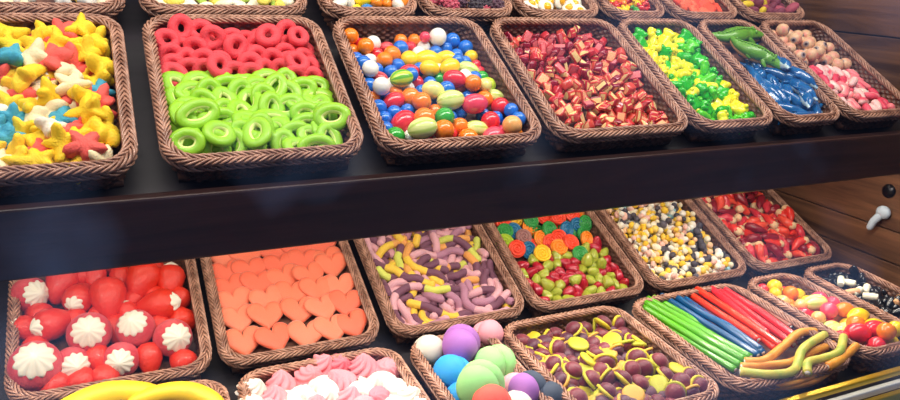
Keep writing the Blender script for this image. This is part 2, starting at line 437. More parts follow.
# ------------------------------------------------------------------ shapes of the sweets
def ellip(rx, ry, rz, nu=22, nv=14, pw=0, jit=0):
    ph = [rnd(0, 6.28) for _ in range(3)]
    def f(t, p):
        q = 1+jit*(sin(3*t+ph[0])*sin(p)+sin(2*p+ph[1]))
        x, y, z = rx*cos(p)*q, ry*sin(p)*cos(t)*q, rz*sin(p)*sin(t)*q
        if pw: x *= 1+pw*abs(cos(p))**6
        return (x, y, z)
    return grid_sphere(f, nu, nv)
def one(name, VF, m, fm=None): return mesh(name, VF[0], VF[1], m, fm)
def ring_mesh(R, r, ex, flat=.8, wob=.0, n=28, k=10):
    P = [((R*ex+wob*sin(3*t))*cos(t), R*sin(t), 0) for t in np.linspace(0, 2*PI, n, endpoint=False)]
    V, F, _ = tube(P, r, k, closed=True); return [(x, y, z*flat) for x, y, z in V], F
def star_mesh(R, h, arms=5, deep=.5, bend=0.):
    ph = [rnd(.86, 1.14) for _ in range(arms)]
    kn = []
    for i in range(arms): kn += [(i*360/arms, R*ph[i]), (i*360/arms+12, R*ph[i]*.88), (i*360/arms+23, R*ph[i]*.68), ((i*360/arms+180/arms), R*deep), (((i+1)*360/arms-23), R*ph[(i+1) % arms]*.68), (((i+1)*360/arms-12), R*ph[(i+1) % arms]*.88)]
    f = poly_outline(kn); c = rnd(-bend, bend); d = rnd(-bend, bend)
    return puffy(f, h, 50, zf=lambda x, y: c*(x*x-y*y)/R+d*x*y/R*2)
def heart_out(R):
    pts = []
    for a in range(0, 360, 6):
        t = math.radians(a); x = 16*sin(t)**3; y = 13*cos(t)-5*cos(2*t)-2*cos(3*t)-cos(4*t)+2.5
        pts.append((math.degrees(math.atan2(y, x)) % 360, math.hypot(x, y)/16*R))
    pts = [(a_, r_*(1 if not 255 < a_ < 285 else .93)) for a_, r_ in pts]; pts.sort(); A = np.array([p[0] for p in pts]); Q = np.array([p[1] for p in pts])
    return lambda t: float(np.interp(math.degrees(t) % 360, A, Q, period=360))
def rope_disc(R, h, turns=3):
    """flat coil: a disc whose face carries one spiral groove"""
    n, m = 40, 22; V = [(0, 0, h*.8)]; F = []
    for j in range(1, m+1):
        for i in range(n):
            t = 2*PI*i/n; r = R*j/m; g = cos(2*PI*(turns*j/m-i/n)); e = 1-max(0, (j/m-.86)/.14)**2*.75
            V.append((r*cos(t), r*sin(t), h*(.72+.42*g)*e+.0015*(1-j/m)))
    for i in range(n): t = 2*PI*i/n; V.append((R*cos(t), R*sin(t), -h*.6))
    for i in range(n): t = 2*PI*i/n; V.append((R*.85*cos(t), R*.85*sin(t), -h))
    V.append((0, 0, -h))
    for i in range(n): F.append((0, 1+i, 1+(i+1) % n))
    for k in range(m+1):
        a = 1+k*n
        for i in range(n): F.append((a+i, a+n+i, a+n+(i+1) % n, a+(i+1) % n))
    a = 1+(m+1)*n
    for i in range(n): F.append((a+i, len(V)-1, a+(i+1) % n))
    return V, F
def swirl(R, hgt, ridges=7, twist=1.6, depth=.17, tip=1., n=56):
    prof = [(0, hgt)]; K = 16
    for k in range(1, K):
        u = k/K; q = sin(PI/2*min(1, u*1.12))**(.9 if tip else .6)
        prof.append((R*q*(1 if u < .86 else 1-.35*(u-.86)/.14), hgt*(1-u)**(1.15)))
    prof.append((0, 0))
    return lathe(prof, n, lambda t, k: 1+depth*min(1, k/3)*(abs(sin(ridges/2*(t+twist*k/K)))-.6))
def chunk_mesh(sx, sy, sz, mats, cut=0):
    """cut piece of a filled gummy: skin outside, pale filling on the cut sides"""
    b = MB(); n = 5; j = [rnd(.75, 1.15) for _ in range(8)]
    V = []
    for z in range(2):
        for k in range(n+1):
            a = PI*k/n; V.append((sx*cos(a)*j[k % 8], sy*sin(a)*j[(k+3) % 8]-sy*.4, (z-.5)*2*sz*(1+.1*j[k])))
    m = n+1; F = [tuple(range(m-1, -1, -1)), tuple(range(m, 2*m))]; fm = [1, 1]
    for k in range(n): F.append((k, k+1, m+k+1, m+k)); fm.append(1 if k < cut else 0)
    F.append((n, 0, m, m+n)); fm.append(1)
    me = mesh('chunk', V, F, mats, fm, False)
    return me
def bevelled(me, w, seg=2):
    import bmesh
    bm = bmesh.new(); bm.from_mesh(me); bmesh.ops.bevel(bm, geom=bm.edges[:], offset=w, segments=seg, affect='EDGES', profile=.6, clamp_overlap=True)
    for f in bm.faces: f.smooth = True
    bm.to_mesh(me); bm.free(); return me
CN = {}
def cname(h): return CN[h]

# ------------------------------------------------------------------ starfish
B = BK['U1']; c = crop(0, 20, 2.76)
SC = {'y': ('#f5cd16', 'yellow'), 'c': ('#efdcae', 'cream'), 'r': ('#e8584c', 'red'), 'b': ('#3a9fb8', 'blue'), 'w': ('#f0e6d0', 'white')}
for k in SC:
    for v in range(4): cached(('star', k, v), lambda: one('starfish', star_mesh(.033, .0150, 5, .54, .55), sugar(SC[k][0])))
stars = [(10, 35, 'b'), (45, 50, 'y'), (100, 45, 'r'), (38, 112, 'r'), (72, 98, 'b'), (105, 102, 'c'), (150, 92, 'c'), (170, 68, 'y'), (205, 72, 'y'), (215, 112, 'r'), (245, 72, 'y'), (278, 108, 'y'), (100, 152, 'w'), (182, 145, 'c'), (45, 205, 'y'), (128, 192, 'y'), (282, 182, 'b'), (8, 190, 'c'), (205, 195, 'c'), (250, 215, 'y'), (285, 222, 'r'), (42, 248, 'b'), (55, 305, 'b'), (115, 240, 'c'), (218, 240, 'c'), (192, 268, 'b'), (165, 300, 'w'), (278, 272, 'y'), (25, 352, 'y'), (112, 352, 'y'), (240, 332, 'r'), (215, 362, 'y'), (262, 308, 'y'), (300, 345, 'c'), (162, 345, 'y'), (80, 170, 'y'), (10, 80, 'y'), (150, 235, 'c'), (68, 345, 'y'), (10, 290, 'b'), (185, 330, 'y'), (60, 75, 'y'), (125, 65, 'y'), (245, 150, 'y'), (215, 155, 'c'), (90, 280, 'y'), (5, 245, 'w'), (-25, 120, 'y'), (-30, 190, 'c'), (-30, 250, 'y'), (-40, 320, 'y'), (-30, 360, 'r'), (-30, 60, 'b'), (250, 250, 'y'), (140, 125, 'r'), (270, 60, 'y')]
bod = []
for i, (x, y, k) in enumerate(stars): bod.append(dict(p=np.array([at(B, *c(x, y), .050)]), r=.0165, wr=.026, k=k))
under = scatter(B, 40, .0165, .03, .04, (-.0, .5))
for u in under: u['wr'] = .038; u['k'] = random.choice('yycyr')
sim(B, bod+under, 90)
for u in bod+under:
    v = random.randrange(4)
    put(B, 'starfish_sweet', mcache[('star', u['k'], v)], u['p'][0], upfront(14, 50), SC[u['k']][1]+' sugared starfish sweet', 'sweet', 'starfish sweets in the upper left basket', rnd(.85, 1.12))

# ------------------------------------------------------------------ sour rings
B = BK['U2']; c = crop(150, 20, 3.075)
redm = sugar('#e4404a', 'red_sour_sugar'); grm = mat('green_sour_ring', '#94cc24', .45, .4, .3, 300, coat=.15); pale = mat('pale_ring_core', '#dcea8e', .5, .4, .2, 300)
RM = [one('ring', ring_mesh(.0150, .0095, rnd(1.0, 1.3), .9, rnd(0, .001)), redm) for _ in range(5)]
GM = []
for _ in range(6):
    R, r, ex = .0158, .0094, rnd(1.2, 1.75); V, F = ring_mesh(R, r, ex, .72, rnd(0, .002)); fm = []
    for f in F:
        ctr = np.mean([V[i] for i in f], 0); e = math.hypot(ctr[0]/ex, ctr[1]); fm.append(1 if e < R-.0045 or ctr[2] < -.003 else 0)
    GM.append(mesh('ring', V, F, [grm, pale], fm))
reds = [(40, 112), (100, 115), (150, 95), (200, 103), (262, 105), (320, 108), (370, 97), (420, 100), (470, 125), (525, 118), (50, 68), (115, 55), (180, 60), (250, 60), (330, 55), (395, 45), (460, 55), (500, 65), (60, 22), (130, 28), (190, 38), (255, 12), (300, 25), (350, 20), (420, 15), (460, 22), (520, 92), (90, 32), (410, 130), (290, 38), (505, 140), (225, 130), (150, 135), (20, 85), (75, 140), (350, 130)]
greens = [(50, 185), (110, 190), (175, 215), (230, 235), (200, 160), (290, 168), (350, 165), (430, 162), (320, 222), (395, 215), (240, 190), (450, 205), (500, 195), (545, 210), (65, 250), (130, 264), (275, 265), (375, 280), (480, 275), (530, 265), (575, 285), (125, 310), (210, 300), (300, 312), (85, 345), (190, 355), (330, 345), (400, 330), (445, 345), (510, 330), (580, 330), (250, 340), (300, 370), (380, 368), (155, 335), (450, 375), (530, 370), (60, 300), (45, 370), (120, 375), (440, 245), (340, 200)]
bod = [dict(p=np.array([at(B, *c(x, y), .055)]), r=.0160, wr=.023, k='r') for x, y in reds]+[dict(p=np.array([at(B, *c(x, y), .052)]), r=.0160, wr=.026, k='g') for x, y in greens]
bod += [dict(d, k='r', wr=.03) for d in scatter(B, 14, .016, .03, .035, (-.5, .5), (.12, .5))]+[dict(d, k='g', wr=.034) for d in scatter(B, 20, .016, .03, .035, (-.5, .5), (-.5, .02))]
sim(B, bod, 70)
for u in bod:
    if u['k'] == 'r': put(B, 'sour_ring', random.choice(RM), u['p'][0], upfront(38, 24), 'red sugared sour ring', 'sweet', 'red sour rings', rnd(.95, 1.1))
    else: put(B, 'sour_ring', random.choice(GM), u['p'][0], upfront(25, 24, random.choice((0, 90, 60, 120, 20, 80))), 'green sugared apple ring', 'sweet', 'green apple rings', rnd(1., 1.15))

# ------------------------------------------------------------------ gumballs
GC = {'o': ('#f5821a', 'orange'), 'b': ('#1f6fd0', 'blue'), 'y': ('#f8cf1c', 'yellow'), 'r': ('#e2303c', 'red'), 'w': ('#f2efe4', 'white'), 'g': ('#35a838', 'green'), 'l': ('#c2dc3a', 'lime yellow'), 'p': ('#e6e486', 'pale yellow'), 'e': ('#f6b36a', 'peach'), 'k': ('#e84a62', 'pink')}
melon = mat('pale_melon_glaze', '#dfe98f', .25, .1, .05, 60, hx2='#b4cf57', pattern=('stripe', 7, -.2, 1), coat=.3)
melong = mat('green_melon_glaze', '#b8d52c', .25, .1, .05, 60, hx2='#5fae22', pattern=('stripe', 7, -.4, .6), coat=.3)
redst = mat('red_striped_glaze', '#e65a5e', .3, .1, .05, 60, hx2='#b81f34', pattern=('stripe', 8, -.3, .7), coat=.3)
for k in GC:
    m = gloss(GC[k][0])
    cached(('ball', k), lambda: one('gumball', ellip(.0185, .0185, .0185, jit=.012), m)); cached(('oval', k), lambda: one('gumball', ellip(.0245, .0185, .0185), m)); cached(('lemon', k), lambda: one('gumball', ellip(.0225, .0185, .0185, pw=.28), m))
mcache[('melon', 'p')] = one('gumball', ellip(.026, .0185, .0185), melon); mcache[('melon', 'g')] = one('gumball', ellip(.026, .0185, .0185), melong); mcache[('stripe', 'r')] = one('gumball', ellip(.021, .0165, .0165), redst)
SH = {'ball': '', 'oval': 'oval ', 'lemon': 'lemon-shaped ', 'melon': 'striped melon-shaped ', 'stripe': 'striped '}
def gum(B, u, what, group, nm):
    sh, k = u['s'], u['k']; col_ = 'pale green' if (sh, k) == ('melon', 'p') else GC[k][1]
    put(B, nm, mcache[(sh, k)], u['p'][0], Matrix.Rotation(math.radians(u.get('a', rnd(-60, 60))), 4, 'Z') @ Matrix.Rotation(rnd(-.3, .3), 4, 'Y') @ Matrix.Rotation(rnd(0, 6), 4, 'X'), SH[sh]+col_+' '+what if sh != 'ball' else 'round '+col_+' '+what, 'sweet', group, u['r']/.0185*1.0)
B = BK['U3']; c = crop(345, 15, 2.965)
gl = 'ob73,38,0 w,85,65 o,80,88 '
G = [(38, 73, 'o'), (85, 63, 'w'), (80, 88, 'o'), (122, 68, 'r', 'stripe', .8), (174, 68, 'b'), (217, 67, 'r', 'ball', .75), (242, 66, 'k', 'ball', .7), (278, 60, 'w', 'ball', 1.15), (322, 65, 'b', 'ball', 1.05), (358, 70, 'b'), (352, 100, 'b', 'ball', .85), (305, 103, 'y', 'lemon'), (248, 120, 'y', 'lemon', 1.25), (190, 112, 'y', 'ball', 1.1), (138, 103, 'o', 'ball', 1.1), (95, 117, 'o'), (72, 127, 'b'), (38, 108, 'b', 'ball', .9), (136, 135, 'b', 'ball', .9), (75, 160, 'w'), (110, 160, 'r', 'stripe'), (185, 152, 'r', 'oval'), (158, 183, 'g', 'melon', 1.05), (88, 187, 'b'), (105, 217, 'w', 'ball', 1.05), (158, 225, 'r', 'oval', 1.05), (212, 212, 'o', 'ball', 1.15), (215, 178, 'b', 'ball', .85), (245, 195, 'b', 'ball', .9), (252, 160, 'y', 'oval'), (292, 143, 'y', 'oval', 1.05), (322, 122, 'b', 'ball', .8), (365, 140, 'p', 'melon', 1.1), (388, 105, 'y', 'ball', .9), (405, 172, 'b', 'ball', .9), (450, 180, 'l', 'ball', 1.05), (415, 135, 'r', 'ball', .7), (440, 130, 'r', 'ball', .7), (367, 177, 'w', 'ball', .9), (330, 160, 'r', 'ball', .7), (300, 182, 'p', 'ball', .75), (338, 198, 'r', 'oval', 1.1), (385, 210, 'o', 'ball', 1.05), (410, 198, 'p', 'ball', .9), (465, 215, 'p', 'melon', .9), (298, 222, 'b'), (275, 234, 'p', 'oval', 1.05), (328, 255, 'p', 'melon', 1.2), (375, 255, 'k', 'oval', 1.2), (414, 242, 'g', 'ball', .7), (453, 243, 'o', 'ball', 1.1), (503, 250, 'r', 'ball', 1.15), (232, 258, 'o', 'ball', 1.1), (270, 265, 'o', 'ball', 1.), (125, 245, 'b'), (160, 263, 'b', 'ball', .9), (190, 258, 'b', 'ball', .85), (130, 280, 'b', 'ball', .9), (183, 293, 'r', 'oval', 1.25), (243, 303, 'o', 'ball', 1.2), (295, 295, 'g', 'ball', 1.15), (342, 303, 'o', 'ball', 1.05), (435, 283, 'r', 'ball', 1.15), (400, 308, 'p', 'melon', 1.05), (470, 282, 'b', 'ball', .85), (500, 290, 'b', 'ball', .9), (470, 303, 'k', 'ball', .7), (355, 332, 'o', 'ball', 1.2), (290, 335, 'o', 'ball', 1.2), (225, 338, 'p', 'melon', 1.2), (445, 325, 'k', 'oval', 1.2), (507, 322, 'e', 'ball', 1.15), (155, 325, 'g', 'ball', 1.1), (538, 308, 'b', 'ball', .9)]
bod = []
for g in G:
    g = tuple(g)+('ball', 1.)[len(g)-3:]; bod.append(dict(p=np.array([at(B, *c(g[0], g[1]), .056)]), r=.0178*g[4], k=g[2], s=g[3], a=rnd(-35, 35)))
for u in scatter(B, 55, .0155, .02, .028): bod.append(dict(u, k=random.choice('bborwg'), s='ball'))
sim(B, bod, 80)
for u in bod: gum(B, u, 'gumball', 'gumballs in the upper basket', 'gumball')

# ------------------------------------------------------------------ chopped chunks
B = BK['U4']; skin = [gloss('#c4323a', 'red_gummy_skin'), gloss('#8c1830', 'dark_red_gummy_skin'), gloss('#d04a3e', 'red_gummy_skin')]; fill = [sugar('#f2d38e', 'cream_filling'), sugar('#ecae7c', 'peach_filling'), sugar('#de7074', 'pink_filling')]
CK = []
for i in range(10): CK.append(bevelled(chunk_mesh(rnd(.015, .020), rnd(.015, .019), rnd(.007, .011), [skin[i % 3], fill[(0, 2, 0, 1, 2, 0, 2, 0, 1, 2)[i]]], 2 if i in (0, 2, 5, 7, 3, 8) else 0), .0036))
CL = ['red and cream', 'dark red and pink', 'coral and cream', 'red and peach', 'dark red', 'coral and cream', 'red and pink', 'dark red and cream', 'coral and peach', 'red and pink']
bod = scatter(B, 215, .0135, .025, .08); sim(B, bod, 120)
for u in bod:
    i = random.randrange(10)
    if u['p'][0][1] > .04 and i in (0, 2, 5, 7) and rnd(0, 1) < .65: i = random.choice((1, 4, 6, 9))
    if u['p'][0][1] < .03 and i in (1, 4, 6, 9) and rnd(0, 1) < .85: i = random.choice((0, 2, 5, 7, 3, 8))
    put(B, 'gummy_chunk', CK[i], u['p'][0], E3(rnd(0, 360), rnd(0, 360), rnd(0, 360)), CL[i]+' gummy chunk', 'sweet', 'chopped gummy chunks', rnd(.9, 1.15))

# ------------------------------------------------------------------ green and yellow gummies
B = BK['U5']
def frog(m):
    V, F = puffy(poly_outline([(0, .021), (28, .017), (55, .020), (95, .013), (130, .021), (160, .016), (200, .017), (230, .021), (265, .013), (305, .020), (332, .017)]), .010, 40, under=.4)
    b = MB().add(V, F)
    for s_ in (1, -1): b.add(*grid_sphere(lambda t_, p: (.012+.0045*sin(p)*cos(t_), s_*.007+.0045*sin(p)*sin(t_), .008+.0045*cos(p)), 8, 6))
    return b.done('frog', m)
fg = [frog(gummy(h)) for h in ('#27b414', '#57cc16', '#f8e81c', '#eef02c')]
bod = scatter(B, 130, .0145, .02, .08); sim(B, bod, 120)
for u in bod:
    i = random.choice((0, 0, 0, 1, 1, 2, 2, 2, 3)); put(B, 'frog_gummy', fg[i], u['p'][0], E3(rnd(-70, 70), rnd(-70, 70), rnd(0, 360)), ('deep green', 'light green', 'yellow', 'pale yellow')[i]+' glossy frog gummy', 'sweet', 'frog gummies', rnd(1.05, 1.25))

# ------------------------------------------------------------------ crocodiles and dolphins
B = BK['U6']; c = crop(700, 20, 4.444)
cg = mat('green_croc_gummy', '#5f9a26', .35, .4, .3, 160, coat=.2); cb = mat('tan_croc_belly', '#b9854e', .5, .3, .2, 160)
def croc():
    P = spline([(-.075, .010, .004), (-.045, -.004, .008), (-.01, -.004, .012), (.025, .002, .012), (.05, 0, .012), (.082, -.002, .009)], 40)
    R = np.interp(np.linspace(0, 1, 40), [0, .15, .35, .5, .65, .72, .85, 1], [.006, .014, .023, .024, .019, .020, .015, .010])
    V, F, _ = round_tube(P, R, 14); V = [(x, y, z*.8) for x, y, z in V]; b = MB().add(V, F)
    for i in range(4, 34, 2): b.add(*grid_sphere(lambda t, p: (P[i][0]+.0045*sin(p)*cos(t), P[i][1]+.003*sin(p)*sin(t), (P[i][2]+R[i])*.8+.004*cos(p)), 8, 6))
    for sx_, sy_ in ((-.02, 1), (-.02, -1), (.028, 1), (.028, -1)): b.add(*round_tube([(sx_, sy_*.012, .008), (sx_+.008, sy_*.024, .004), (sx_+.016, sy_*.026, .001)], [.007, .006, .004], 8)[:2])
    for s_ in (1, -1): b.add(*grid_sphere(lambda t, p: (.052+.005*sin(p)*cos(t), s_*.008+.005*sin(p)*sin(t), .021+.006*cos(p)), 10, 8))
    fr = np.linspace(.1, .95, 24); Pb = np.array([P[int(f*39)] for f in fr]); Pb[:, 2] = -.003; Rb = np.array([R[int(f*39)] for f in fr])*.95
    V, F, _ = round_tube(Pb, Rb, 12); V = [(x, y, -.004+(z+.003)*.55) for x, y, z in V]
    return b.done('back', cg), mesh('belly', V, F, cb)
CR = croc()
def crocmat(px, py, h, ang, tx): return at(B, *c(px, py), h), Matrix.Rotation(math.radians(ang), 4, 'Z') @ Matrix.Rotation(math.radians(tx), 4, 'X')
for (px, py, h, ang, tx, d) in ((155, 78, .060, 2, 0, 'green crocodile gummy lying across the back'), (240, 150, .074, -56, 12, 'green crocodile gummy lying lengthwise over the blue dolphins')):
    p, Rr = crocmat(px, py, h, ang, tx); put(B, 'crocodile_gummy', [('back', CR[0]), ('belly', CR[1])], p, Rr, d, 'gummy crocodile', 'crocodile gummies', 1.08 if tx == 0 else .95)
bl = mat('blue_dolphin_gummy', '#155f9c', .22, .5, .05, 60, coat=.5); blb = mat('white_dolphin_belly', '#c8dde2', .3, .4, .05, 60, coat=.3)
def dolphin():
    P = spline([(-.06, .004, 0), (-.03, .004, .005), (0, 0, .006), (.03, -.003, .005), (.055, -.008, .001)], 26)
    R = np.interp(np.linspace(0, 1, 26), [0, .2, .5, .78, .9, 1], [.004, .009, .0155, .013, .006, .004])
    V, F, _ = round_tube(P, R, 12); b = MB().add(V, F, [1 if np.mean([V[i][1] for i in f]) < -.009 and np.mean([V[i][2] for i in f]) < .006 else 0 for f in F])
    b.add(*round_tube([(0, .012, .005), (-.008, .022, .004), (-.018, .027, .003)], [.007, .005, .002], 8)[:2])
    for s_ in (1, -1): b.add(*round_tube([(-.058, .004, 0), (-.072, .004+s_*.010, 0), (-.082, .004+s_*.018, 0)], [.005, .005, .002], 8)[:2])
    b.add(*round_tube([(.012, -.010, .008), (.004, -.018, .012), (-.004, -.022, .014)], [.005, .004, .002], 8)[:2])
    return b.done('dolphin', [bl, blb])
dol = dolphin()
bod = []
for x, y, a in ((300, 150, 70), (330, 200, -60), (300, 230, -50), (370, 240, -50), (350, 280, 20), (420, 270, -60), (400, 310, -45), (470, 320, -55), (500, 350, -40), (440, 350, -10), (380, 330, 60), (530, 370, -50), (340, 330, -40), (290, 270, -60), (450, 300, 60), (480, 380, 0)):
    a = -82+rnd(-20, 20); p = at(B, *c(x, y), .040); p[0] = np.clip(p[0], -B.W/2+.06, B.W/2-.06); d = np.array([cos(math.radians(a)), sin(math.radians(a)), 0]); bod.append(dict(p=np.array([p-d*.066, p-d*.033, p, p+d*.025, p+d*.05]), r=.0125, wr=.019))
for u in scatter(B, 6, .0125, .03, .035, (-.4, .4), (-.45, .35)):
    p = u['p'][0]; a = rnd(0, 6); d = np.array([cos(a), sin(a), 0]); bod.append(dict(p=np.array([p-d*.066, p-d*.033, p, p+d*.025, p+d*.05]), r=.0125, wr=.019))
sim(B, bod, 90)
def aim(d, roll=0.):
    """rotation whose x axis follows d"""
    x = Vector(d).normalized(); z = Vector((0, 0, 1)); y = z.cross(x); y = y.normalized() if y.length > 1e-4 else Vector((0, 1, 0)); z = x.cross(y)
    return Matrix(((x.x, y.x, z.x, 0), (x.y, y.y, z.y, 0), (x.z, y.z, z.z, 0), (0, 0, 0, 1))) @ Matrix.Rotation(roll, 4, 'X')
for u in bod: put(B, 'dolphin_gummy', dol, u['p'][2], aim(u['p'][4]-u['p'][0], rnd(-.4, .6)), 'blue glossy dolphin gummy', 'sweet', 'blue dolphin gummies', 1.06)

# ------------------------------------------------------------------ eyeballs and pink pieces
B = BK['U7']; eb = mat('beige_eyeball_sugar', '#dcb48e', .45, .3, .2, 150, hx2='#d98878', pattern=('noise', 55, .45, .7)); ed = mat('dark_pupil', '#3a2a34', .3); ei = mat('grey_iris', '#9a8a86', .35)
def eye():
    V, F = grid_sphere(lambda t, p: (.0185*sin(p)*cos(t), .0185*sin(p)*sin(t), .0185*cos(p)), 20, 14)
    fm = [1 if np.mean([V[i][2] for i in f]) > .0175 else 2 if np.mean([V[i][2] for i in f]) > .0160 else 0 for f in F]
    return mesh('eyeball', V, F, [eb, ed, ei], fm)
ey = eye(); bod = scatter(B, 32, .0172, .05, .09, (-.5, .5), (.08, .5)); pk = []
for k in range(85): 
    p = scatter(B, 1, .01, .03, .08, (-.5, .5), (-.5, .08))[0]['p'][0]; d = np.array([rnd(-1.2, 1.2), -1, rnd(-.4, .4)]); d = d/np.linalg.norm(d)*.011; bod.append(dict(p=np.array([p-d, p, p+d]), r=.0098, pk=1))
sim(B, bod, 110)
pm = [mat('pink_and_white_foam', '#f3c3bd', .5, .3, .15, 120, hx2='#e8546a', pattern=('axis', 'Y', -.002, .007)), mat('coral_foam', '#ef7d84', .5, .3, .15, 120, hx2='#f6dcd0', pattern=('axis', 'Y', .001, .009)), mat('deep_pink_foam', '#d9405a', .45, .3, .15, 120)]
pms = [one('piece', round_tube([(-.013, 0, 0), (-.004, .001, .001), (.005, 0, 0), (.014, -.002, 0)], [.0105, .0115, .0105, .008], 10)[:2], m) for m in pm]
for u in bod:
    if u.get('pk'): i = random.choice((0, 0, 1, 1, 2)); put(B, 'fang_gummy', pms[i], u['p'][1], aim(u['p'][2]-u['p'][0], rnd(0, 6)), ('pale pink', 'coral pink', 'deep pink')[i]+' gummy fang', 'sweet', 'pink gummy fangs')
    else: put(B, 'eyeball_gummy', ey, u['p'][0], upfront(40, 75), 'beige gummy eyeball', 'sweet', 'gummy eyeballs')

# ------------------------------------------------------------------ strawberry sweets and cream rosettes
B = BK['L1']; c = crop(10, 255, 2.963)
pinkb = mat('pink_red_sugared_marshmallow', '#c63640', .6, .2, .9, 260, sheen=.1, hx2='#d6565a', pattern=('noise', 40, .4, .7)); strb = mat('bright_strawberry_foam', '#d8301a', .42, .12, 1., 130, coat=.12); crm = foam('#e6e0cc', 'white_cream'); crg = crm
def berry():
    prof = [(0, .030), (.010, .0295), (.020, .026), (.027, .018), (.030, .006), (.0275, -.010), (.0215, -.026), (.0145, -.039), (.007, -.047), (0, -.049)]
    V, F = lathe(prof, 26, lambda t, k: 1+.025*sin(9*t+k*PI*.9)); return one('body', (V, F), strb)
BER = berry(); CAKE = one('body', lathe([(0, .034), (.014, .032), (.026, .025), (.034, .012), (.036, 0), (.034, -.012), (.026, -.022), (.012, -.028), (0, -.029)], 30), pinkb)
ROS = one('cream_rosette', lathe([(0, .020), (.005, .0185), (.012, .0135), (.019, .0080), (.0240, .004), (.0262, .0005), (.024, -.004), (.015, -.006), (0, -.006)], 66, lambda t, k: 1+.13*min(1, k/2)*(1-2*abs(((t*11/2/PI) % 1)-.5)-.5)), crm); CRM = one('cream_tuft', swirl(.018, .018, 7, 1., .25, 1), crm)
def toview(B, p, dx=0, dy=0):
    """rotation turning +z to the viewer side, offset by degrees"""
    v = (Vector(B.Mi @ CAM)-Vector(p)).normalized(); v = (v+Vector((dx, dy, 0))).normalized()
    return v.to_track_quat('Z', 'Y').to_matrix().to_4x4()
def rotm(me, R, off): 
    m2 = me.copy(); m2.transform(Matrix.Translation(off) @ R); return m2
cakes = [(235, 232, 1.2, (-.05, .15), .06), (372, 218, 1.1, (-.15, .45), .06), (482, 245, 1.1, (.3, -.05), .055), (76, 330, 1.35, (-.05, .35), .062), (185, 325, 1.0, (.25, -.25), .042), (330, 310, 1.0, (-.15, -.25), .042), (58, 118, 1.05, (.6, .0), .05)]
ck = []
for x, y, s, d, h in cakes: ck.append(dict(p=np.array([at(B, *c(x, y), h)]), r=.0315*s, s=s, d=d, t='cake', fix=1))
strs = [(122, 205, 1.05, -60, .058, 1), (205, 128, 1.0, -20, .058, 1), (155, 76, 1.05, 160, .058, None), (290, 118, 1.15, 178, .072, None), (395, 68, 1.15, 150, .066, None), (475, 72, 1.0, 170, .058, 1), (445, 148, 1.1, 78, .062, 1), (215, 64, .8, 100, .05, None), (46, 218, .8, -120, .050, 1), (330, 66, .8, 170, .05, 1), (250, 62, .8, 175, .055, 1), (350, 170, .7, 200, .05, 1)]
for x, y, s, a, h, t in strs: ck.append(dict(p=np.array([at(B, *c(x, y), h)]), r=.0285*s, s=s, a=a, t='straw', tf=t, fix=1))
for u in scatter(B, 20, .025, .03, .035): ck.append(dict(u, s=.85, a=rnd(0, 360), t='straw', tf=None))
sim(B, ck, 45)
for u in ck:
    p = u['p'][0]; s = u['s']
    if u['t'] == 'cake':
        R = toview(B, p, *u['d']); ros = cached(('ros', 1), lambda: rotm(ROS, Matrix.Identity(4), (0, 0, .024))); put(B, 'marshmallow_cake', [('body', CAKE), ('cream_rosette', ros)], p, R, 'marshmallow ball with cream rosette', 'marshmallow cake', 'marshmallow balls with cream rosettes', s*1.02)
    else:
        R = Matrix.Rotation(math.radians(u['a']), 4, 'Z') @ Matrix.Rotation(math.radians(68), 4, 'X'); R = R.to_3x3().to_4x4()
        parts = [('body', BER)]
        if u['tf'] is not None: parts.append(('cream_tuft', cached(('tuft', 1), lambda: rotm(CRM, Matrix.Identity(4), (0, 0, .022)))))
        put(B, 'strawberry_sweet', parts, p, R, 'red strawberry sweet with cream' if u['tf'] is not None else 'plain red strawberry sweet', 'strawberry sweet', 'foam strawberries', s*1.08)

# ------------------------------------------------------------------ hearts
B = BK['L2']; c = crop(180, 210, 2.105)
hm = [mat('orange_red_heart', h, .5, .35, .25, 240, sheen=.2) for h in ('#f07650', '#f2805c', '#ee6a48')]
HM = [one('heart', puffy(heart_out(.043), .0062, 60), m) for m in hm]
hearts = [[(80, 105), (140, 97), (200, 90), (250, 84), (295, 76)], [(85, 138), (148, 130), (212, 120), (262, 110), (312, 106)], [(95, 168), (165, 157), (222, 146), (275, 140), (320, 118)], [(112, 196), (187, 190), (234, 178), (288, 170), (338, 162)], [(118, 232), (182, 224), (250, 214), (302, 208), (350, 198)], [(132, 278), (200, 270), (265, 262), (320, 250), (366, 240)]]
for r_, row in enumerate(hearts):
    for k, (x, y) in enumerate(row):
        p = at(B, *c(x, y), .052+.0016*(k % 2)); p[1] -= .006 if r_ == 5 else .003; 
        p[0] = np.clip(p[0], -B.W/2+.058, B.W/2-.058); p[1] = min(p[1], B.D/2-.05)
        R = Matrix.Rotation(math.radians(rnd(-14, 14)), 4, 'Z') @ Matrix.Rotation(math.radians(17+rnd(-3, 3)), 4, 'X') @ Matrix.Rotation(math.radians(rnd(4, 10) if k % 2 else rnd(-5, 2)), 4, 'Y')
        put(B, 'heart_gummy', random.choice(HM), p, R, 'flat orange-red heart gummy', 'heart sweet', 'heart gummies', 1.02)

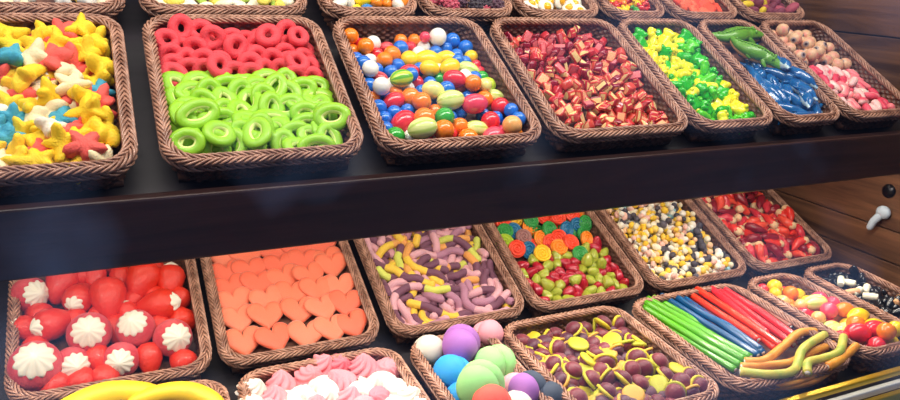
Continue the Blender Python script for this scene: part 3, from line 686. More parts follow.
# ------------------------------------------------------------------ worms
B = BK['L3']
WC = {'u': '#724258', 'y': '#ecc440', 'l': '#ced45c', 'p': '#dca4ac', 'o': '#e8a252', 'm': '#b07a90'}
WP = [('yuyuyu', 'yellow and purple'), ('uyuy', 'purple and yellow'), ('pupup', 'pink and purple'), ('pmp', 'pink and mauve'), ('lulu', 'lime and purple'), ('uouou', 'purple and orange'), ('mpu', 'mauve, purple and pink'), ('mp', 'mauve and pink'), ('uyo', 'purple, yellow and orange')]
bod = []
for k in range(92):
    p = scatter(B, 1, .01, .025, .08)[0]['p'][0]; a = rnd(0, 6.28); pts = []; bend = rnd(-1.1, 1.1); q = p.copy(); Ln = rnd(.14, .18)
    for i in range(9): pts.append(q.copy()); a += bend/3+rnd(-.2, .2); q = q+np.array([cos(a), sin(a), rnd(-.05, .05)])*Ln/8
    pts = np.array(pts); pts -= pts.mean(0)-p; bod.append(dict(p=pts, r=.0098))
sim(B, bod, 130)
wmat = {k: sugar(h, 'worm_sugar') for k, h in WC.items()}
for u in bod:
    P = spline(u['p'], 25); ctr = P.mean(0); R = np.full(25, .0104)+.0004*np.cos(np.arange(25)*PI); V, F, _ = round_tube(P-ctr, R, 9)
    mauve = ctr[1] < -.06 and ctr[0] > .0
    pal, nm = random.choice(WP[2:4]+WP[6:8] if mauve and rnd(0, 1) < .75 else WP); keys = list(dict.fromkeys(pal)); nr = 30
    fm = [keys.index(pal[min(int((i//9)/nr*len(pal)), len(pal)-1)]) for i in range(len(F))]
    put(B, 'gummy_worm', mesh('worm', V, F, [wmat[k] for k in keys], fm), ctr, Matrix.Identity(4), nm+' gummy worm', 'gummy worm', 'gummy worms')

# ------------------------------------------------------------------ liquorice wheels and fruit gums
B = BK['L4']; c = crop(500, 205, 4)
LC = {'y': ('#f4c020', 'yellow'), 'b': ('#22729c', 'blue'), 'g': ('#2f9440', 'green'), 'o': ('#f28a1e', 'orange'), 'm': ('#a0706a', 'mauve'), 'l': ('#a4c02a', 'lime'), 'r': ('#ee4a2a', 'red')}
for k in LC: cached(('wh', k), lambda: one('wheel', rope_disc(.0265, .0050, 3), mat('wheel_liquorice', LC[k][0], .38, .25, .2, 150)))
wheels = [(62, 60, 'y'), (57, 103, 'b'), (20, 103, 'g'), (125, 62, 'g'), (120, 92, 'o'), (95, 128, 'm'), (20, 150, 'l'), (68, 175, 'r'), (115, 180, 'b'), (175, 45, 'r'), (232, 50, 'r'), (200, 98, 'g'), (168, 135, 'o'), (237, 168, 'o'), (235, 130, 'r'), (268, 100, 'b'), (308, 82, 'b'), (342, 72, 'g'), (290, 40, 'r'), (285, 148, 'r'), (348, 137, 'o'), (322, 195, 'g'), (170, 192, 'y'), (10, 62, 'r'), (205, 150, 'r'), (120, 40, 'r'), (70, 30, 'g'), (240, 20, 'y'), (310, 30, 'o')]
bod = [dict(p=np.array([at(B, *c(x, y), .050+.004*(i % 4))]), r=.0185, w=k, fix=1) for i, (x, y, k) in enumerate(wheels)]
gems = [(100, 235, 'r'), (140, 268, 'r'), (160, 225, 'r'), (150, 318, 'r'), (185, 360, 'r'), (235, 285, 'r'), (260, 255, 'r'), (293, 228, 'r'), (310, 270, 'r'), (280, 268, 'r'), (340, 300, 'r'), (325, 350, 'r'), (460, 235, 'r'), (470, 265, 'r'), (395, 178, 'r'), (215, 225, 'l'), (195, 270, 'l'), (240, 240, 'l'), (290, 300, 'l'), (205, 320, 'l'), (260, 350, 'l'), (370, 250, 'l'), (400, 235, 'l'), (430, 190, 'l'), (410, 270, 'l'), (380, 300, 'l'), (460, 300, 'l'), (420, 320, 'l'), (490, 315, 'l'), (350, 335, 'l'), (235, 330, 'l'), (100, 280, 'l'), (215, 195, 'l'), (345, 230, 'l'), (300, 330, 'r'), (430, 350, 'l'), (120, 310, 'r'), (270, 325, 'l'), (440, 270, 'l'), (265, 205, 'l')]
bod += [dict(p=np.array([at(B, *c(x, y), .052)]), r=.0150, g=k) for x, y, k in gems]
for u in scatter(B, 14, .015, .03, .035, (-.5, .5), (.0, .5)): bod.append(dict(u, w=random.choice('rgob')))
for u in scatter(B, 26, .015, .03, .035, (-.5, .5), (-.5, .05)): bod.append(dict(u, g=random.choice('rl')))
sim(B, bod, 80)
gemf = lambda h: one('gum', lathe([(0, .021), (.004, .020), (.008, .016), (.013, .006), (.0155, -.004), (.0145, -.011), (.009, -.014), (0, -.015)], 18, lambda t, k: 1+.05*cos(5*t)), mat('fruit_gum', h, .15, .4, .05, 60, coat=.5, trans=.35))
gm_ = {'r': gemf('#d22238'), 'l': gemf('#c6ce4a')}
for u in bod:
    if 'w' in u: put(B, 'liquorice_spiral', mcache[('wh', u['w'])], u['p'][0], upfront(30, 16), LC[u['w']][1]+' coiled liquorice wheel', 'sweet', 'liquorice wheels', rnd(.9, 1.0))
    else: put(B, 'fruit_gum', gm_[u['g']], u['p'][0], E3(rnd(-80, 80), rnd(-80, 80), rnd(0, 360)), {'r': 'red', 'l': 'lime green'}[u['g']]+' translucent fruit gum', 'sweet', 'fruit gums', rnd(.95, 1.1))

# ------------------------------------------------------------------ mixed marshmallows
B = BK['L5']
def twist(cols):
    n = rnd(0, 6); b = MB()
    for k in range(4):
        a = k*PI/2+rnd(-.3, .3); cx, cy, cz = .0092*cos(a), .0092*sin(a), rnd(-.005, .005); r = rnd(.0058, .0088); q_ = rnd(.7, 1.5)
        b.add(*grid_sphere(lambda t, p: (cx+r*sin(p)*cos(t), cy+r*sin(p)*sin(t), cz+r*q_*cos(p)), 10, 7), k % 2)
    return b.done('marshmallow', [foam(cols[0], 'marshmallow_foam'), foam(cols[1], 'marshmallow_foam')])
TW = [('white and yellow', '#efe2c2', '#f2c634'), ('white and pale yellow', '#efe4c8', '#f2d468'), ('pink and white', '#f0bfae', '#f6ecdc'), ('grey', '#4c4650', '#5e5862'), ('peach and yellow', '#f3c79a', '#f2c94e'), ('pale blue and white', '#9cc6d0', '#f0ece0'), ('white', '#f4efe2', '#efe6d2'), ('grey and white', '#4c4650', '#efe8dc')]
TM = [[twist(t[1:]) for _ in range(2)] for t in TW]
bod = scatter(B, 185, .0145, .025, .085); sim(B, bod, 110)
for u in bod:
    i = random.choice((0, 0, 0, 0, 0, 1, 1, 2, 2, 3, 4, 4, 4, 5, 7, 7))
    if u['p'][0][1] < -.08 and i in (0, 4) and rnd(0, 1) < .4: i = random.choice((3, 7, 6, 2))
    put(B, 'mixed_marshmallow', random.choice(TM[i]), u['p'][0], E3(rnd(0, 360), rnd(0, 360), rnd(0, 360)), TW[i][0]+' small marshmallow', 'sweet', 'small mixed marshmallows', rnd(1.2, 1.4))

# ------------------------------------------------------------------ chillies
B = BK['L6']
bod = []
for k in range(105):
    p = scatter(B, 1, .01, .025, .085)[0]['p'][0]; a = rnd(0, 6.28); b_ = rnd(-.5, .5); q = p.copy(); pts = []
    for i in range(4): pts.append(q.copy()); a += b_; q = q+np.array([cos(a), sin(a), rnd(-.1, .1)])*.019
    bod.append(dict(p=np.array(pts), r=.0122))
sim(B, bod, 110)
chm = [gummy('#e6392a', 'red_chilli_gummy'), gummy('#ee5238', 'red_chilli_gummy'), gummy('#8e1a26', 'dark_chilli_gummy'), gummy('#d93a44', 'red_chilli_gummy')]; tip = sugar('#ecc596', 'pale_chilli_cap')
for u in bod:
    P = spline(u['p'], 16); ctr = P.mean(0); R = np.interp(np.linspace(0, 1, 16), [0, .2, .35, .7, 1], [.0128, .014, .0138, .0105, .003]); V, F, _ = round_tube(P-ctr, R, 10); i = random.choice((0, 0, 1, 1, 3, 2))
    nf = len(F); capn = 8*10; 
    fm = [0 if (k//10 >= 4+k % 2 or i == 2) and k < nf-2 else 1 for k in range(nf)]; fm[-1] = 0
    if i == 2: fm = [0]*nf
    put(B, 'chilli_gummy', mesh('chilli', V, F, [chm[i], tip], fm), ctr, Matrix.Identity(4), ('bright red pale-capped chilli', 'orange-red pale-capped chilli', 'dark red chilli', 'pinkish red pale-capped chilli')[i], 'sweet', 'chilli gummies')

# ------------------------------------------------------------------ bananas
B = BK['F1']; ban = mat('yellow_banana_foam', '#f2cc1e', .5, .3, .15, 80, hx2='#e9b414', pattern=('noise', 20, .45, .7)); bant = mat('brown_banana_end', '#8a6a20', .6)
def banana():
    t = np.linspace(0, 1, 24); P = np.stack([(t-.5)*.235, -.05*(2*t-1)**2+.02, .012*np.sin(t*PI)], 1); R = np.interp(t, [0, .05, .2, .5, .8, .95, 1], [.010, .017, .023, .026, .022, .013, .007])
    V, F, _ = round_tube(P, R, 14); V = [(x, y*1., z) for x, y, z in V]; fm = [1 if (k//14 < 3 or k//14 > 26) else 0 for k in range(len(F))]; fm[-1] = fm[-2] = 1
    return mesh('banana', V, F, [ban, bant], fm)
bn = banana()
for px, py, h, a, d in ((108, 407, .056, 2, 'large yellow foam banana lying across the bottom left basket'), (184, 402, .066, -30, 'large yellow foam banana at the right end of the banana basket')):
    put(B, 'foam_banana', bn, at(B, px, py, h), Matrix.Rotation(math.radians(a), 4, 'Z'), d, 'foam banana', 'foam bananas', 1. if a > 0 else .8)
# ------------------------------------------------------------------ meringues
B = BK['F2']; c = crop(225, 345, 4.39); mp = [foam('#ec8f98', 'pink_meringue'), foam('#e67884', 'deep_pink_meringue'), foam('#e9e0d2', 'white_meringue')]
MM = [[one('meringue', swirl(.031, .047, rdg, rnd(1.8, 3.), .34, 1), m) for rdg in (6, 7, 8)] for m in mp]
mer = [(110, 190, 2), (245, 160, 0), (365, 125, 0), (415, 80, 0), (495, 75, 1), (510, 155, 0), (607, 90, 0), (715, 95, 0), (435, 180, 2), (340, 222, 2), (450, 228, 2), (600, 200, 2), (690, 160, 2), (215, 225, 0), (672, 222, 1), (800, 228, 2), (745, 190, 2), (545, 238, 0), (110, 260, 2), (400, 270, 0), (290, 280, 2), (720, 270, 2), (610, 270, 0), (850, 260, 2), (180, 280, 0), (500, 290, 2)]
bod = [dict(p=np.array([at(B, *c(x, y), .058)]), r=.0245, k=k) for x, y, k in mer]
for u in bod: u['fix'] = 1
for u in scatter(B, 12, .023, .03, .03): bod.append(dict(u, k=random.choice((0, 2, 2))))
sim(B, bod, 70)
for u in bod: put(B, 'meringue', random.choice(MM[u['k']]), u['p'][0]-np.array([0, 0, .02]), upfront(18, 26), ('pink', 'deep pink', 'white')[u['k']]+' swirled meringue', 'meringue', 'swirled meringues', rnd(.95, 1.1))
# ------------------------------------------------------------------ marshmallow balls
B = BK['F3']; c = crop(400, 315, 4.706)
MBc = {'w': ('#ddd6c6', 'white'), 'u': ('#a467b4', 'purple'), 'k': ('#e598a4', 'pink'), 'b': ('#2490d4', 'blue'), 'g': ('#93d07f', 'mint green'), 'r': ('#ef5a48', 'coral red'), 'n': ('#3a4658', 'dark grey-blue')}
def mball(k, cap=None):
    m = mat('powdered_marshmallow', MBc[k][0], .7, .15, .25, 160); m2 = mat('powdered_marshmallow', MBc[cap or k][0], .7, .15, .25, 160)
    a = lathe([(0, .040), (.014, .0385), (.026, .032), (.034, .022), (.0365, .010), (.032, .001), (.026, -.003), (.01, -.004), (0, -.004)], 30)
    b = lathe([(0, .002), (.02, .002), (.032, -.001), (.0385, -.009), (.0385, -.017), (.034, -.026), (.022, -.034), (.010, -.037), (0, -.038)], 30)
    return [('upper_half', one('upper_half', a, m)), ('lower_half', one('lower_half', b, m2))]
ml = [(138, 168, 'w', None, .055, 1.0, (.2, .1)), (285, 140, 'u', None, .085, 1.15, (-1.0, -1.3)), (415, 92, 'k', None, .06, .95, (.6, .2)), (245, 275, 'b', None, .06, 1.1, (-.2, .4)), (445, 235, 'g', None, .06, 1.2, (-1.6, .3)), (375, 330, 'g', None, .085, 1.3, (-1.2, -.9)), (430, 420, 'r', None, .075, 1.1, (0, .2)), (600, 352, 'u', 'n', .06, 1.05, (-1.6, 0)), (535, 345, 'k', 'w', .04, .9, (.5, .2)), (700, 390, 'n', None, .05, .9, (.8, .2)), (290, 400, 'b', None, .04, 1.0, (.1, .4)), (550, 440, 'w', None, .05, 1., (0, 0))]
bod = [dict(p=np.array([at(B, *c(x, y), h)]), r=.0345*s, k=k, cap=cp, s=s, d=d) for x, y, k, cp, h, s, d in ml]
for u in bod: put(B, 'marshmallow_ball', cached(('mb', u['k'], u['cap']), lambda: mball(u['k'], u['cap'])), u['p'][0], toview(B, u['p'][0], *u['d']), MBc[u['k']][1]+(' and '+MBc[u['cap']][1] if u['cap'] else '')+' double marshmallow ball', 'marshmallow ball', 'marshmallow balls', u['s']*.92)
# ------------------------------------------------------------------ gummy hats
B = BK['F4']; hb = [mat('yellow_sour_brim', h, .5, .35, .35, 260, sheen=.05) for h in ('#cdbd2a', '#b3b126', '#d9a640')]; hd_ = [mat('maroon_dome_gummy', h, .45, .35, .35, 260, sheen=.2) for h in ('#6a1a2e', '#7a2634', '#541834')]
HT = []
for i in range(3):
    brim = one('brim', lathe([(0, .002), (.016, .0025), (.021, .003), (.0235, .001), (.0225, -.003), (.016, -.0045), (0, -.005)], 26, lambda t, k: 1+.04*sin(2*t+i)), hb[i])
    dome = one('dome', lathe([(0, .019), (.007, .0185), (.0135, .0155), (.0185, .0095), (.0203, .0015), (.012, .0005), (0, 0)], 22), hd_[i]); HT.append([('brim', brim), ('dome', dome)])
bod = scatter(B, 150, .0152, .025, .085); sim(B, bod, 120)
for u in bod:
    i = random.randrange(3); q = rnd(0, 1)
    R = upfront(20, 55) if q < .6 else upfront(90, 40) if q < .78 else upfront(180, 40)
    put(B, 'gummy_hat', HT[i], u['p'][0], R, ('yellow-brimmed maroon hat', 'olive-brimmed maroon hat', 'amber-brimmed maroon hat')[i], 'sweet', 'gummy hats', rnd(.95, 1.12))
# ------------------------------------------------------------------ filled sticks
B = BK['F5']; c = crop(635, 280, 3.333)
SK = {'g': ('#58a81a', 'green'), 'b': ('#0b4f82', 'blue'), 'r': ('#e83c1e', 'orange-red'), 'd': ('#d82f38', 'red'), 'n': ('#8a4a34', 'brown')}
wh = mat('white_stick_filling', '#f2ece0', .6, .3)
def stick(pts, k, r=.0088, name='filled_stick', hx=None, desc=None, grp_='filled sticks', m=None):
    P = spline(pts, 26); ctr = P.mean(0); V, F, nb = tube(P-ctr, r, 12); m = m or mat('stick_gummy', SK[k][0], .25, .35, .08, 90, coat=.35)
    fil = MB()
    for e in (0, -1):
        d = P[e]-P[1 if e == 0 else -2]; d /= np.linalg.norm(d); Vc, Fc, _ = tube([P[e]-ctr-d*.002, P[e]-ctr+d*.0006], r*.6, 10); fil.add(Vc, Fc)
    put(B, name, [('casing', mesh('casing', V, F, m)), ('filling', fil.done('filling', wh))], ctr, Matrix.Identity(4), desc or 'straight '+SK[k][1]+' filled gummy stick', 'gummy stick', grp_)
def run(a, b_, k, h0, h1, sag=.0, r=.0088):
    A = at(B, *c(*a), h0); Z = at(B, *c(*b_), h1); mid = (A+Z)/2; mid[2] += sag; mid[0] += rnd(-.004, .004); stick([A, (A*2+Z)/3+(0, 0, sag*.6), mid, (A+Z*2)/3+(rnd(-.003, .003), 0, sag*.6), Z], k, r)
run((42, 62), (385, 258), 'g', .064, .060); run((28, 92), (352, 285), 'g', .058, .052); run((36, 76), (366, 266), 'g', .066, .062); run((62, 58), (392, 246), 'g', .054, .048); run((30, 110), (335, 300), 'g', .044, .042); run((50, 80), (350, 276), 'g', .040, .040)
run((88, 52), (410, 252), 'b', .058, .056); run((112, 62), (402, 262), 'b', .048, .044); run((142, 60), (428, 244), 'b', .066, .060, .004); run((165, 62), (415, 240), 'b', .056, .050); run((190, 90), (420, 232), 'b', .062, .064, .006)
run((185, 48), (412, 200), 'r', .060, .060); run((205, 30), (490, 220), 'r', .068, .062, .004); run((225, 35), (468, 230), 'r', .054, .050); run((255, 28), (440, 178), 'd', .066, .066); run((272, 30), (515, 205), 'd', .060, .056); run((300, 32), (545, 195), 'd', .066, .058, .003); run((285, 60), (530, 215), 'd', .045, .045)
run((330, 38), (520, 158), 'n', .050, .056); run((350, 60), (570, 170), 'n', .046, .05)
sm = {'o': mat('orange_wavy_gummy', '#e8a03a', .4, .4, .25, 200, hx2='#d98a2c', pattern=('noise', 30, .4, .65)), 'y': mat('yellow_green_wavy_gummy', '#d2c456', .4, .4, .25, 200, hx2='#a8b84e', pattern=('noise', 30, .4, .65))}
wav = [([(365, 272), (430, 268), (490, 225), (545, 178), (600, 172)], 'o', .062), ([(355, 290), (440, 285), (520, 275), (590, 240), (660, 215)], 'o', .056), ([(350, 305), (450, 315), (530, 300), (560, 230), (632, 182)], 'y', .074), ([(385, 330), (470, 345), (560, 330), (610, 300), (640, 290)], 'o', .050), ([(575, 310), (578, 275), (625, 262), (680, 240), (695, 190)], 'y', .074), ([(640, 290), (680, 268), (715, 240), (738, 220)], 'o', .066), ([(410, 350), (500, 352), (590, 335), (660, 290)], 'o', .040)]
for pts, k, h in wav: stick([at(B, *c(x, y), h+.004*(i % 2)) for i, (x, y) in enumerate(pts)], k, .0098, 'wavy_stick', None, {'o': 'orange wavy gummy stick', 'y': 'yellow-green wavy gummy stick'}[k], 'wavy gummy sticks', sm[k])
# ------------------------------------------------------------------ eggs
B = BK['F6']; c = crop(740, 260, 4.444)
eg = [(72, 108, 'r', 'ball', .9), (158, 92, 'l', 'oval', 1.1), (135, 130, 'y', 'ball', 1.1), (220, 92, 'r', 'ball', .9), (215, 135, 'o', 'ball', 1.2), (290, 108, 'y', 'lemon', 1.1), (295, 150, 'y', 'ball', 1.), (262, 160, 'o', 'ball', .9), (175, 162, 'y', 'ball', .9), (200, 188, 'e', 'ball', 1.1), (237, 192, 'e', 'ball', .9), (350, 175, 'k', 'oval', 1.2), (325, 215, 'p', 'melon', 1.2), (270, 218, 'r', 'ball', 1.1), (330, 262, 'e', 'ball', 1.), (405, 242, 'k', 'ball', 1.2), (435, 205, 'k', 'ball', 1.), (465, 228, 'o', 'oval', 1.1), (520, 240, 'y', 'ball', 1.), (425, 278, 'p', 'melon', 1.25), (510, 285, 'p', 'oval', 1.1), (585, 262, 'y', 'lemon', 1.15), (580, 298, 'e', 'ball', 1.1), (535, 303, 'o', 'ball', 1.2), (545, 335, 'r', 'oval', 1.3), (655, 298, 'y', 'lemon', 1.), (650, 335, 'r', 'oval', 1.2), (655, 372, 'o', 'ball', 1.2), (600, 365, 'w', 'ball', .7), (700, 372, 'y', 'ball', 1.1), (455, 322, 'p', 'ball', .9), (700, 320, 'p', 'ball', 1.), (480, 350, 'r', 'ball', 1.), (720, 410, 'r', 'ball', 1.1), (590, 400, 'o', 'ball', 1.), (760, 420, 'y', 'ball', 1.)]
mcache[('melon', 'l')] = mcache[('melon', 'g')]
bod = [dict(p=np.array([at(B, *c(g[0], g[1]), .055)]), r=.0178*g[4], k=g[2], s=g[3], a=rnd(-40, 20)) for g in eg]
for u in scatter(B, 28, .0165, .02, .028): bod.append(dict(u, k=random.choice('yore'), s='ball'))
sim(B, bod, 80)
for u in bod: gum(B, u, 'glazed egg sweet', 'glazed egg sweets', 'egg_sweet')
# ------------------------------------------------------------------ black liquorice and cream rolls
B = BK['F7']; c = crop(740, 260, 4.444); bk = mat('black_liquorice', '#10141c', .22, 0, .2, 90, coat=.4); roll = foam('#e9e2c8', 'cream_roll_foam'); rolo = foam('#e2a878', 'peach_roll_foam')
def bat(): return blobs([((0, 0, 0), (.022, .012, .010)), ((.016, .012, .001), (.014, .009, .006)), ((-.016, .012, .001), (.014, .009, .006)), ((0, -.012, .003), (.010, .008, .008))], 12, 8).done('liquorice', bk)
bt = bat(); bod = scatter(B, 75, .0145, .02, .06); late = []
for x, y, a in ((448, 95, 40), (482, 100, -70), (520, 140, 10), (560, 130, 30), (580, 162, -60), (500, 142, -20), (700, 180, 20)):
    p = at(B, *c(x, y), .070); d = np.array([cos(math.radians(a)), sin(math.radians(a)), .2])*.010; late.append(dict(p=np.array([p-d, p, p+d]), r=.0085, roll='p' if x in (500, 700) else 'w'))
sim(B, bod, 90)
bod += late
def rollm(m): 
    V, F, _ = tube([(-.018, 0, 0), (-.006, 0, 0), (.006, 0, 0), (.018, 0, 0)], [.0085, .0095, .0095, .0085], 14); return bevelled(mesh('roll', V, F, m), .0015)
rl = {'w': rollm(roll), 'p': rollm(rolo)}
for u in bod:
    if 'roll' in u: put(B, 'cream_roll', rl[u['roll']], u['p'][1], aim(u['p'][2]-u['p'][0]), {'w': 'cream white rolled sweet on black liquorice', 'p': 'peach rolled sweet on black liquorice'}[u['roll']], 'sweet', 'small rolled sweets')
    else: put(B, 'liquorice_bat', bt, u['p'][0], E3(rnd(-50, 50), rnd(-50, 50), rnd(0, 360)), 'black glossy liquorice piece', 'sweet', 'black liquorice pieces', rnd(1, 1.2))

# ------------------------------------------------------------------ the top row, of which the front parts show
def fillrow(code, n, r, makers, nm, cat, group, rotf=None, z1=.075, sc=(.95, 1.1)):
    B = BK[code]; bod = scatter(B, int(n*1.6), r, .03, z1+.01, (-.5, .5), (-.5, .2)); sim(B, bod, 90)
    for u in bod:
        d, parts = random.choice(makers); put(B, nm, parts, u['p'][0], rotf() if rotf else E3(rnd(0, 360), rnd(0, 360), rnd(0, 360)), d, cat, group, rnd(*sc))
fillrow('B1', 60, .0165, [('yellow foam star', one('foam', star_mesh(.026, .010, 5, .55, .2), foam('#eec62c'))), ('cream foam star', one('foam', star_mesh(.026, .010, 5, .55, .2), foam('#f0e2bc'))), ('pale grey foam star', one('foam', star_mesh(.026, .010, 5, .55, .2), foam('#c9c4bc')))], 'foam_star', 'sweet', 'foam stars in the top left basket', lambda: upfront(10, 40))
leafg = one('leaf', puffy(poly_outline([(0, .03), (60, .014), (90, .012), (180, .03), (270, .012), (300, .014)]), .007, 30), sugar('#a9c64a')); leafc = one('leaf', puffy(poly_outline([(0, .03), (60, .016), (90, .014), (180, .026), (270, .014), (300, .016)]), .009, 30), foam('#efe8cc')); leafy = one('leaf', puffy(poly_outline([(0, .028), (60, .016), (90, .014), (180, .026), (270, .014), (300, .016)]), .009, 30), sugar('#e9d85a'))
fillrow('B2', 60, .0160, [('pale cream leaf sweet', leafc), ('pale yellow leaf sweet', leafy), ('green sugared leaf sweet', leafg), ('pale cream leaf sweet', leafc)], 'leaf_sweet', 'sweet', 'leaf sweets in the top row', lambda: upfront(15, 40))
def chew(h): return one('chew', ellip(.020, .0145, .0145, 14, 10, jit=.04), gloss(h))
fillrow('B3', 70, .0145, [('green glazed chew', chew('#4ab030')), ('yellow glazed chew', chew('#f4d824')), ('blue glazed chew', chew('#2a7fc4')), ('orange glazed chew', chew('#f08a24')), ('yellow glazed chew', chew('#f4d824')), ('white glazed chew', chew('#f0ecdc'))], 'glazed_chew', 'sweet', 'glazed chews in the top row')
def rasp(h):
    b = MB(); m = mat('sugared_berry', h, .5, .35, .4, 260, sheen=.3); b.add(*grid_sphere(lambda t, p: (.0145*sin(p)*cos(t), .0145*sin(p)*sin(t), .017*cos(p)), 12, 8))
    for k in range(34):
        z = 1-2*(k+.5)/34; a = k*2.39996; q = math.sqrt(1-z*z); cx, cy, cz = .0145*q*cos(a), .0145*q*sin(a), .0168*z
        b.add(*grid_sphere(lambda t, p: (cx+.0042*sin(p)*cos(t), cy+.0042*sin(p)*sin(t), cz+.0042*cos(p)), 7, 5))
    return b.done('berry', m)
fillrow('B4', 55, .0170, [('dark purple berry gummy', rasp('#4c2238')), ('wine red berry gummy', rasp('#8e2440')), ('pink red berry gummy', rasp('#b84058')), ('nearly black berry gummy', rasp('#2c1c2c'))], 'berry_gummy', 'sweet', 'berry gummies in the top row')
fe = [('white', one('white', puffy(poly_outline([(0, .023), (70, .019), (130, .024), (200, .018), (270, .023), (320, .02)]), .006, 30), foam('#f3ecd8', 'egg_white_foam'))), ('yolk', one('yolk', lathe([(0, .013), (.006, .012), (.010, .008), (.0115, .003), (.006, .002), (0, .002)], 16), gummy('#f3b81c', 'yolk_gummy')))]
fillrow('B5', 50, .0165, [('fried egg gummy with yellow yolk', fe)], 'fried_egg_gummy', 'sweet', 'fried egg gummies', lambda: upfront(22, 35))
def bear(h): return blobs([((0, 0, 0), (.0105, .014, .009)), ((0, .017, .002), (.0085, .008, .008)), ((.006, .024, .002), .0035), ((-.006, .024, .002), .0035), ((.009, .004, .006), (.004, .004, .006)), ((-.009, .004, .006), (.004, .004, .006)), ((.007, -.012, .005), (.005, .005, .007)), ((-.007, -.012, .005), (.005, .005, .007)), ((0, .016, .009), (.004, .003, .003))], 10, 7).done('bear', gummy(h))
fillrow('B6', 60, .0135, [('orange gummy bear', bear('#f08a1c')), ('yellow gummy bear', bear('#f6cf1e')), ('red gummy bear', bear('#d0322a')), ('green gummy bear', bear('#3f9a34')), ('orange gummy bear', bear('#f08a1c'))], 'gummy_bear', 'gummy bear', 'gummy bears in the top row', z1=.09)
fillrow('B7', 60, .0135, [('orange-red gummy shell', one('shell', puffy(lambda t: .021*(1+.06*cos(9*t)), .009, 36), sugar('#f0502c'))), ('coral gummy shell', one('shell', puffy(lambda t: .020*(1+.06*cos(9*t)), .009, 36), sugar('#f26a44')))], 'gummy_shell', 'sweet', 'gummy shells in the top row', lambda: upfront(15, 40), z1=.09)
fillrow('B8', 62, .0140, [('purple sugared gummy', one('gummy', ellip(.021, .014, .012, 16, 10, jit=.05), sugar('#7a3048'))), ('yellow sugared gummy', one('gummy', ellip(.024, .015, .012, 16, 10, jit=.05), sugar('#e2c42c'))), ('rosy sugared gummy', one('gummy', ellip(.021, .014, .012, 16, 10, jit=.05), sugar('#a8485c')))], 'sugared_gummy', 'sweet', 'sugared gummies at the end of the top row', z1=.09)


# ------------------------------------------------------------------ which sweets can be seen; names for each of them
def soup(its):
    V = []; F = []; own = []
    def addo(o, M, idx):
        me = o.data; nv = len(me.vertices); co = np.empty(nv*3, np.float32); me.vertices.foreach_get('co', co); co = co.reshape(-1, 3)
        A = np.array(M); co = co @ A[:3, :3].T+A[:3, 3]; base = len(V); V.extend(map(tuple, co.tolist()))
        k = len(me.polygons); lt = np.empty(k, np.int32); me.polygons.foreach_get('loop_total', lt)
        li = np.empty(len(me.loops), np.int32); me.loops.foreach_get('vertex_index', li); li = (li+base).tolist()
        p = 0
        for t in lt.tolist(): F.append(li[p:p+t]); p += t
        own.extend([idx]*k)
    for i, it in enumerate(its):
        for o in it['objs']: addo(o, it['M'], i)
    for B in BK.values():
        for me in ('woven_wall', 'rim'):
            for c in B.root.children:
                if c.name.startswith(me): addo(c, B.M, -1)
    addo(fo, Matrix.Identity(4), -1)
    return BVHTree.FromPolygons(V, F), own
def visibility(its, step=1):
    T, own = soup(its); cnt = np.zeros(len(its)); sx = np.zeros(len(its)); sy = np.zeros(len(its))
    for py in range(0, 400, step):
        for px in range(0, 900, step):
            h = T.ray_cast(CAM, ray(px+.5, py+.5))
            if h[2] is not None:
                i = own[h[2]]
                if i >= 0: cnt[i] += step*step; sx[i] += px*step*step; sy[i] += py*step*step
    return cnt, sx/np.maximum(cnt, 1), sy/np.maximum(cnt, 1)
for rnd_ in range(2):
    cnt, sx, sy = visibility(ITEMS, 1)
    keep = []
    for i, it in enumerate(ITEMS):
        if cnt[i] < 5:
            for o in it['objs']: bpy.data.objects.remove(o)
            if len(it['objs']) > 1 or it['root'] not in it['objs']:
                try: bpy.data.objects.remove(it['root'])
                except ReferenceError: pass
        else: it['px'] = sx[i]; it['py'] = sy[i]; it['n'] = cnt[i]; keep.append(it)
    ITEMS = keep
ORD = ['', 'second ', 'third ', 'fourth ', 'fifth ', 'sixth ', 'seventh ', 'eighth ', 'ninth ', 'tenth ', 'eleventh ', 'twelfth ', 'thirteenth ', 'fourteenth ', 'fifteenth ', 'sixteenth ', 'seventeenth ', 'eighteenth ', 'nineteenth ', 'twentieth ']
grp = {}
for it in ITEMS: grp.setdefault((it['B'].code, it['desc']), []).append(it)
def order(L_, where):
    L_.sort(key=lambda t: t['px'])
    for k, t in enumerate(L_):
        if len(L_) == 1: t['root']['label'] = 'only '+t['desc']+where
        elif k == 0: t['root']['label'] = 'leftmost '+t['desc']+where
        elif k == len(L_)-1: t['root']['label'] = 'rightmost '+t['desc']+where
        else: t['root']['label'] = ORD[k]+t['desc']+' from left'+where
for (c, d), L_ in grp.items():
    B = L_[0]['B']
    if len(L_) <= 3: order(L_, ', '+B.short)
    else:
        L_.sort(key=lambda t: t['py'])
        nr = min(max(2, round(math.sqrt(len(L_)/1.6))), 7)
        names = {2: ['back', 'front'], 3: ['back', 'middle', 'front']}.get(nr) or {4: ['back', 'second', 'third', 'front'], 5: ['back', 'second', 'middle', 'fourth', 'front'], 6: ['back', 'second', 'third', 'fourth', 'fifth', 'front'], 7: ['back', 'second', 'third', 'fourth', 'fifth', 'sixth', 'front']}[nr]
        ch = np.array_split(np.arange(len(L_)), nr)
        for q, ix in enumerate(ch):
            order([L_[i] for i in ix], (', %s row, '+B.short) % names[q])
print('sweets in view:', len(ITEMS))

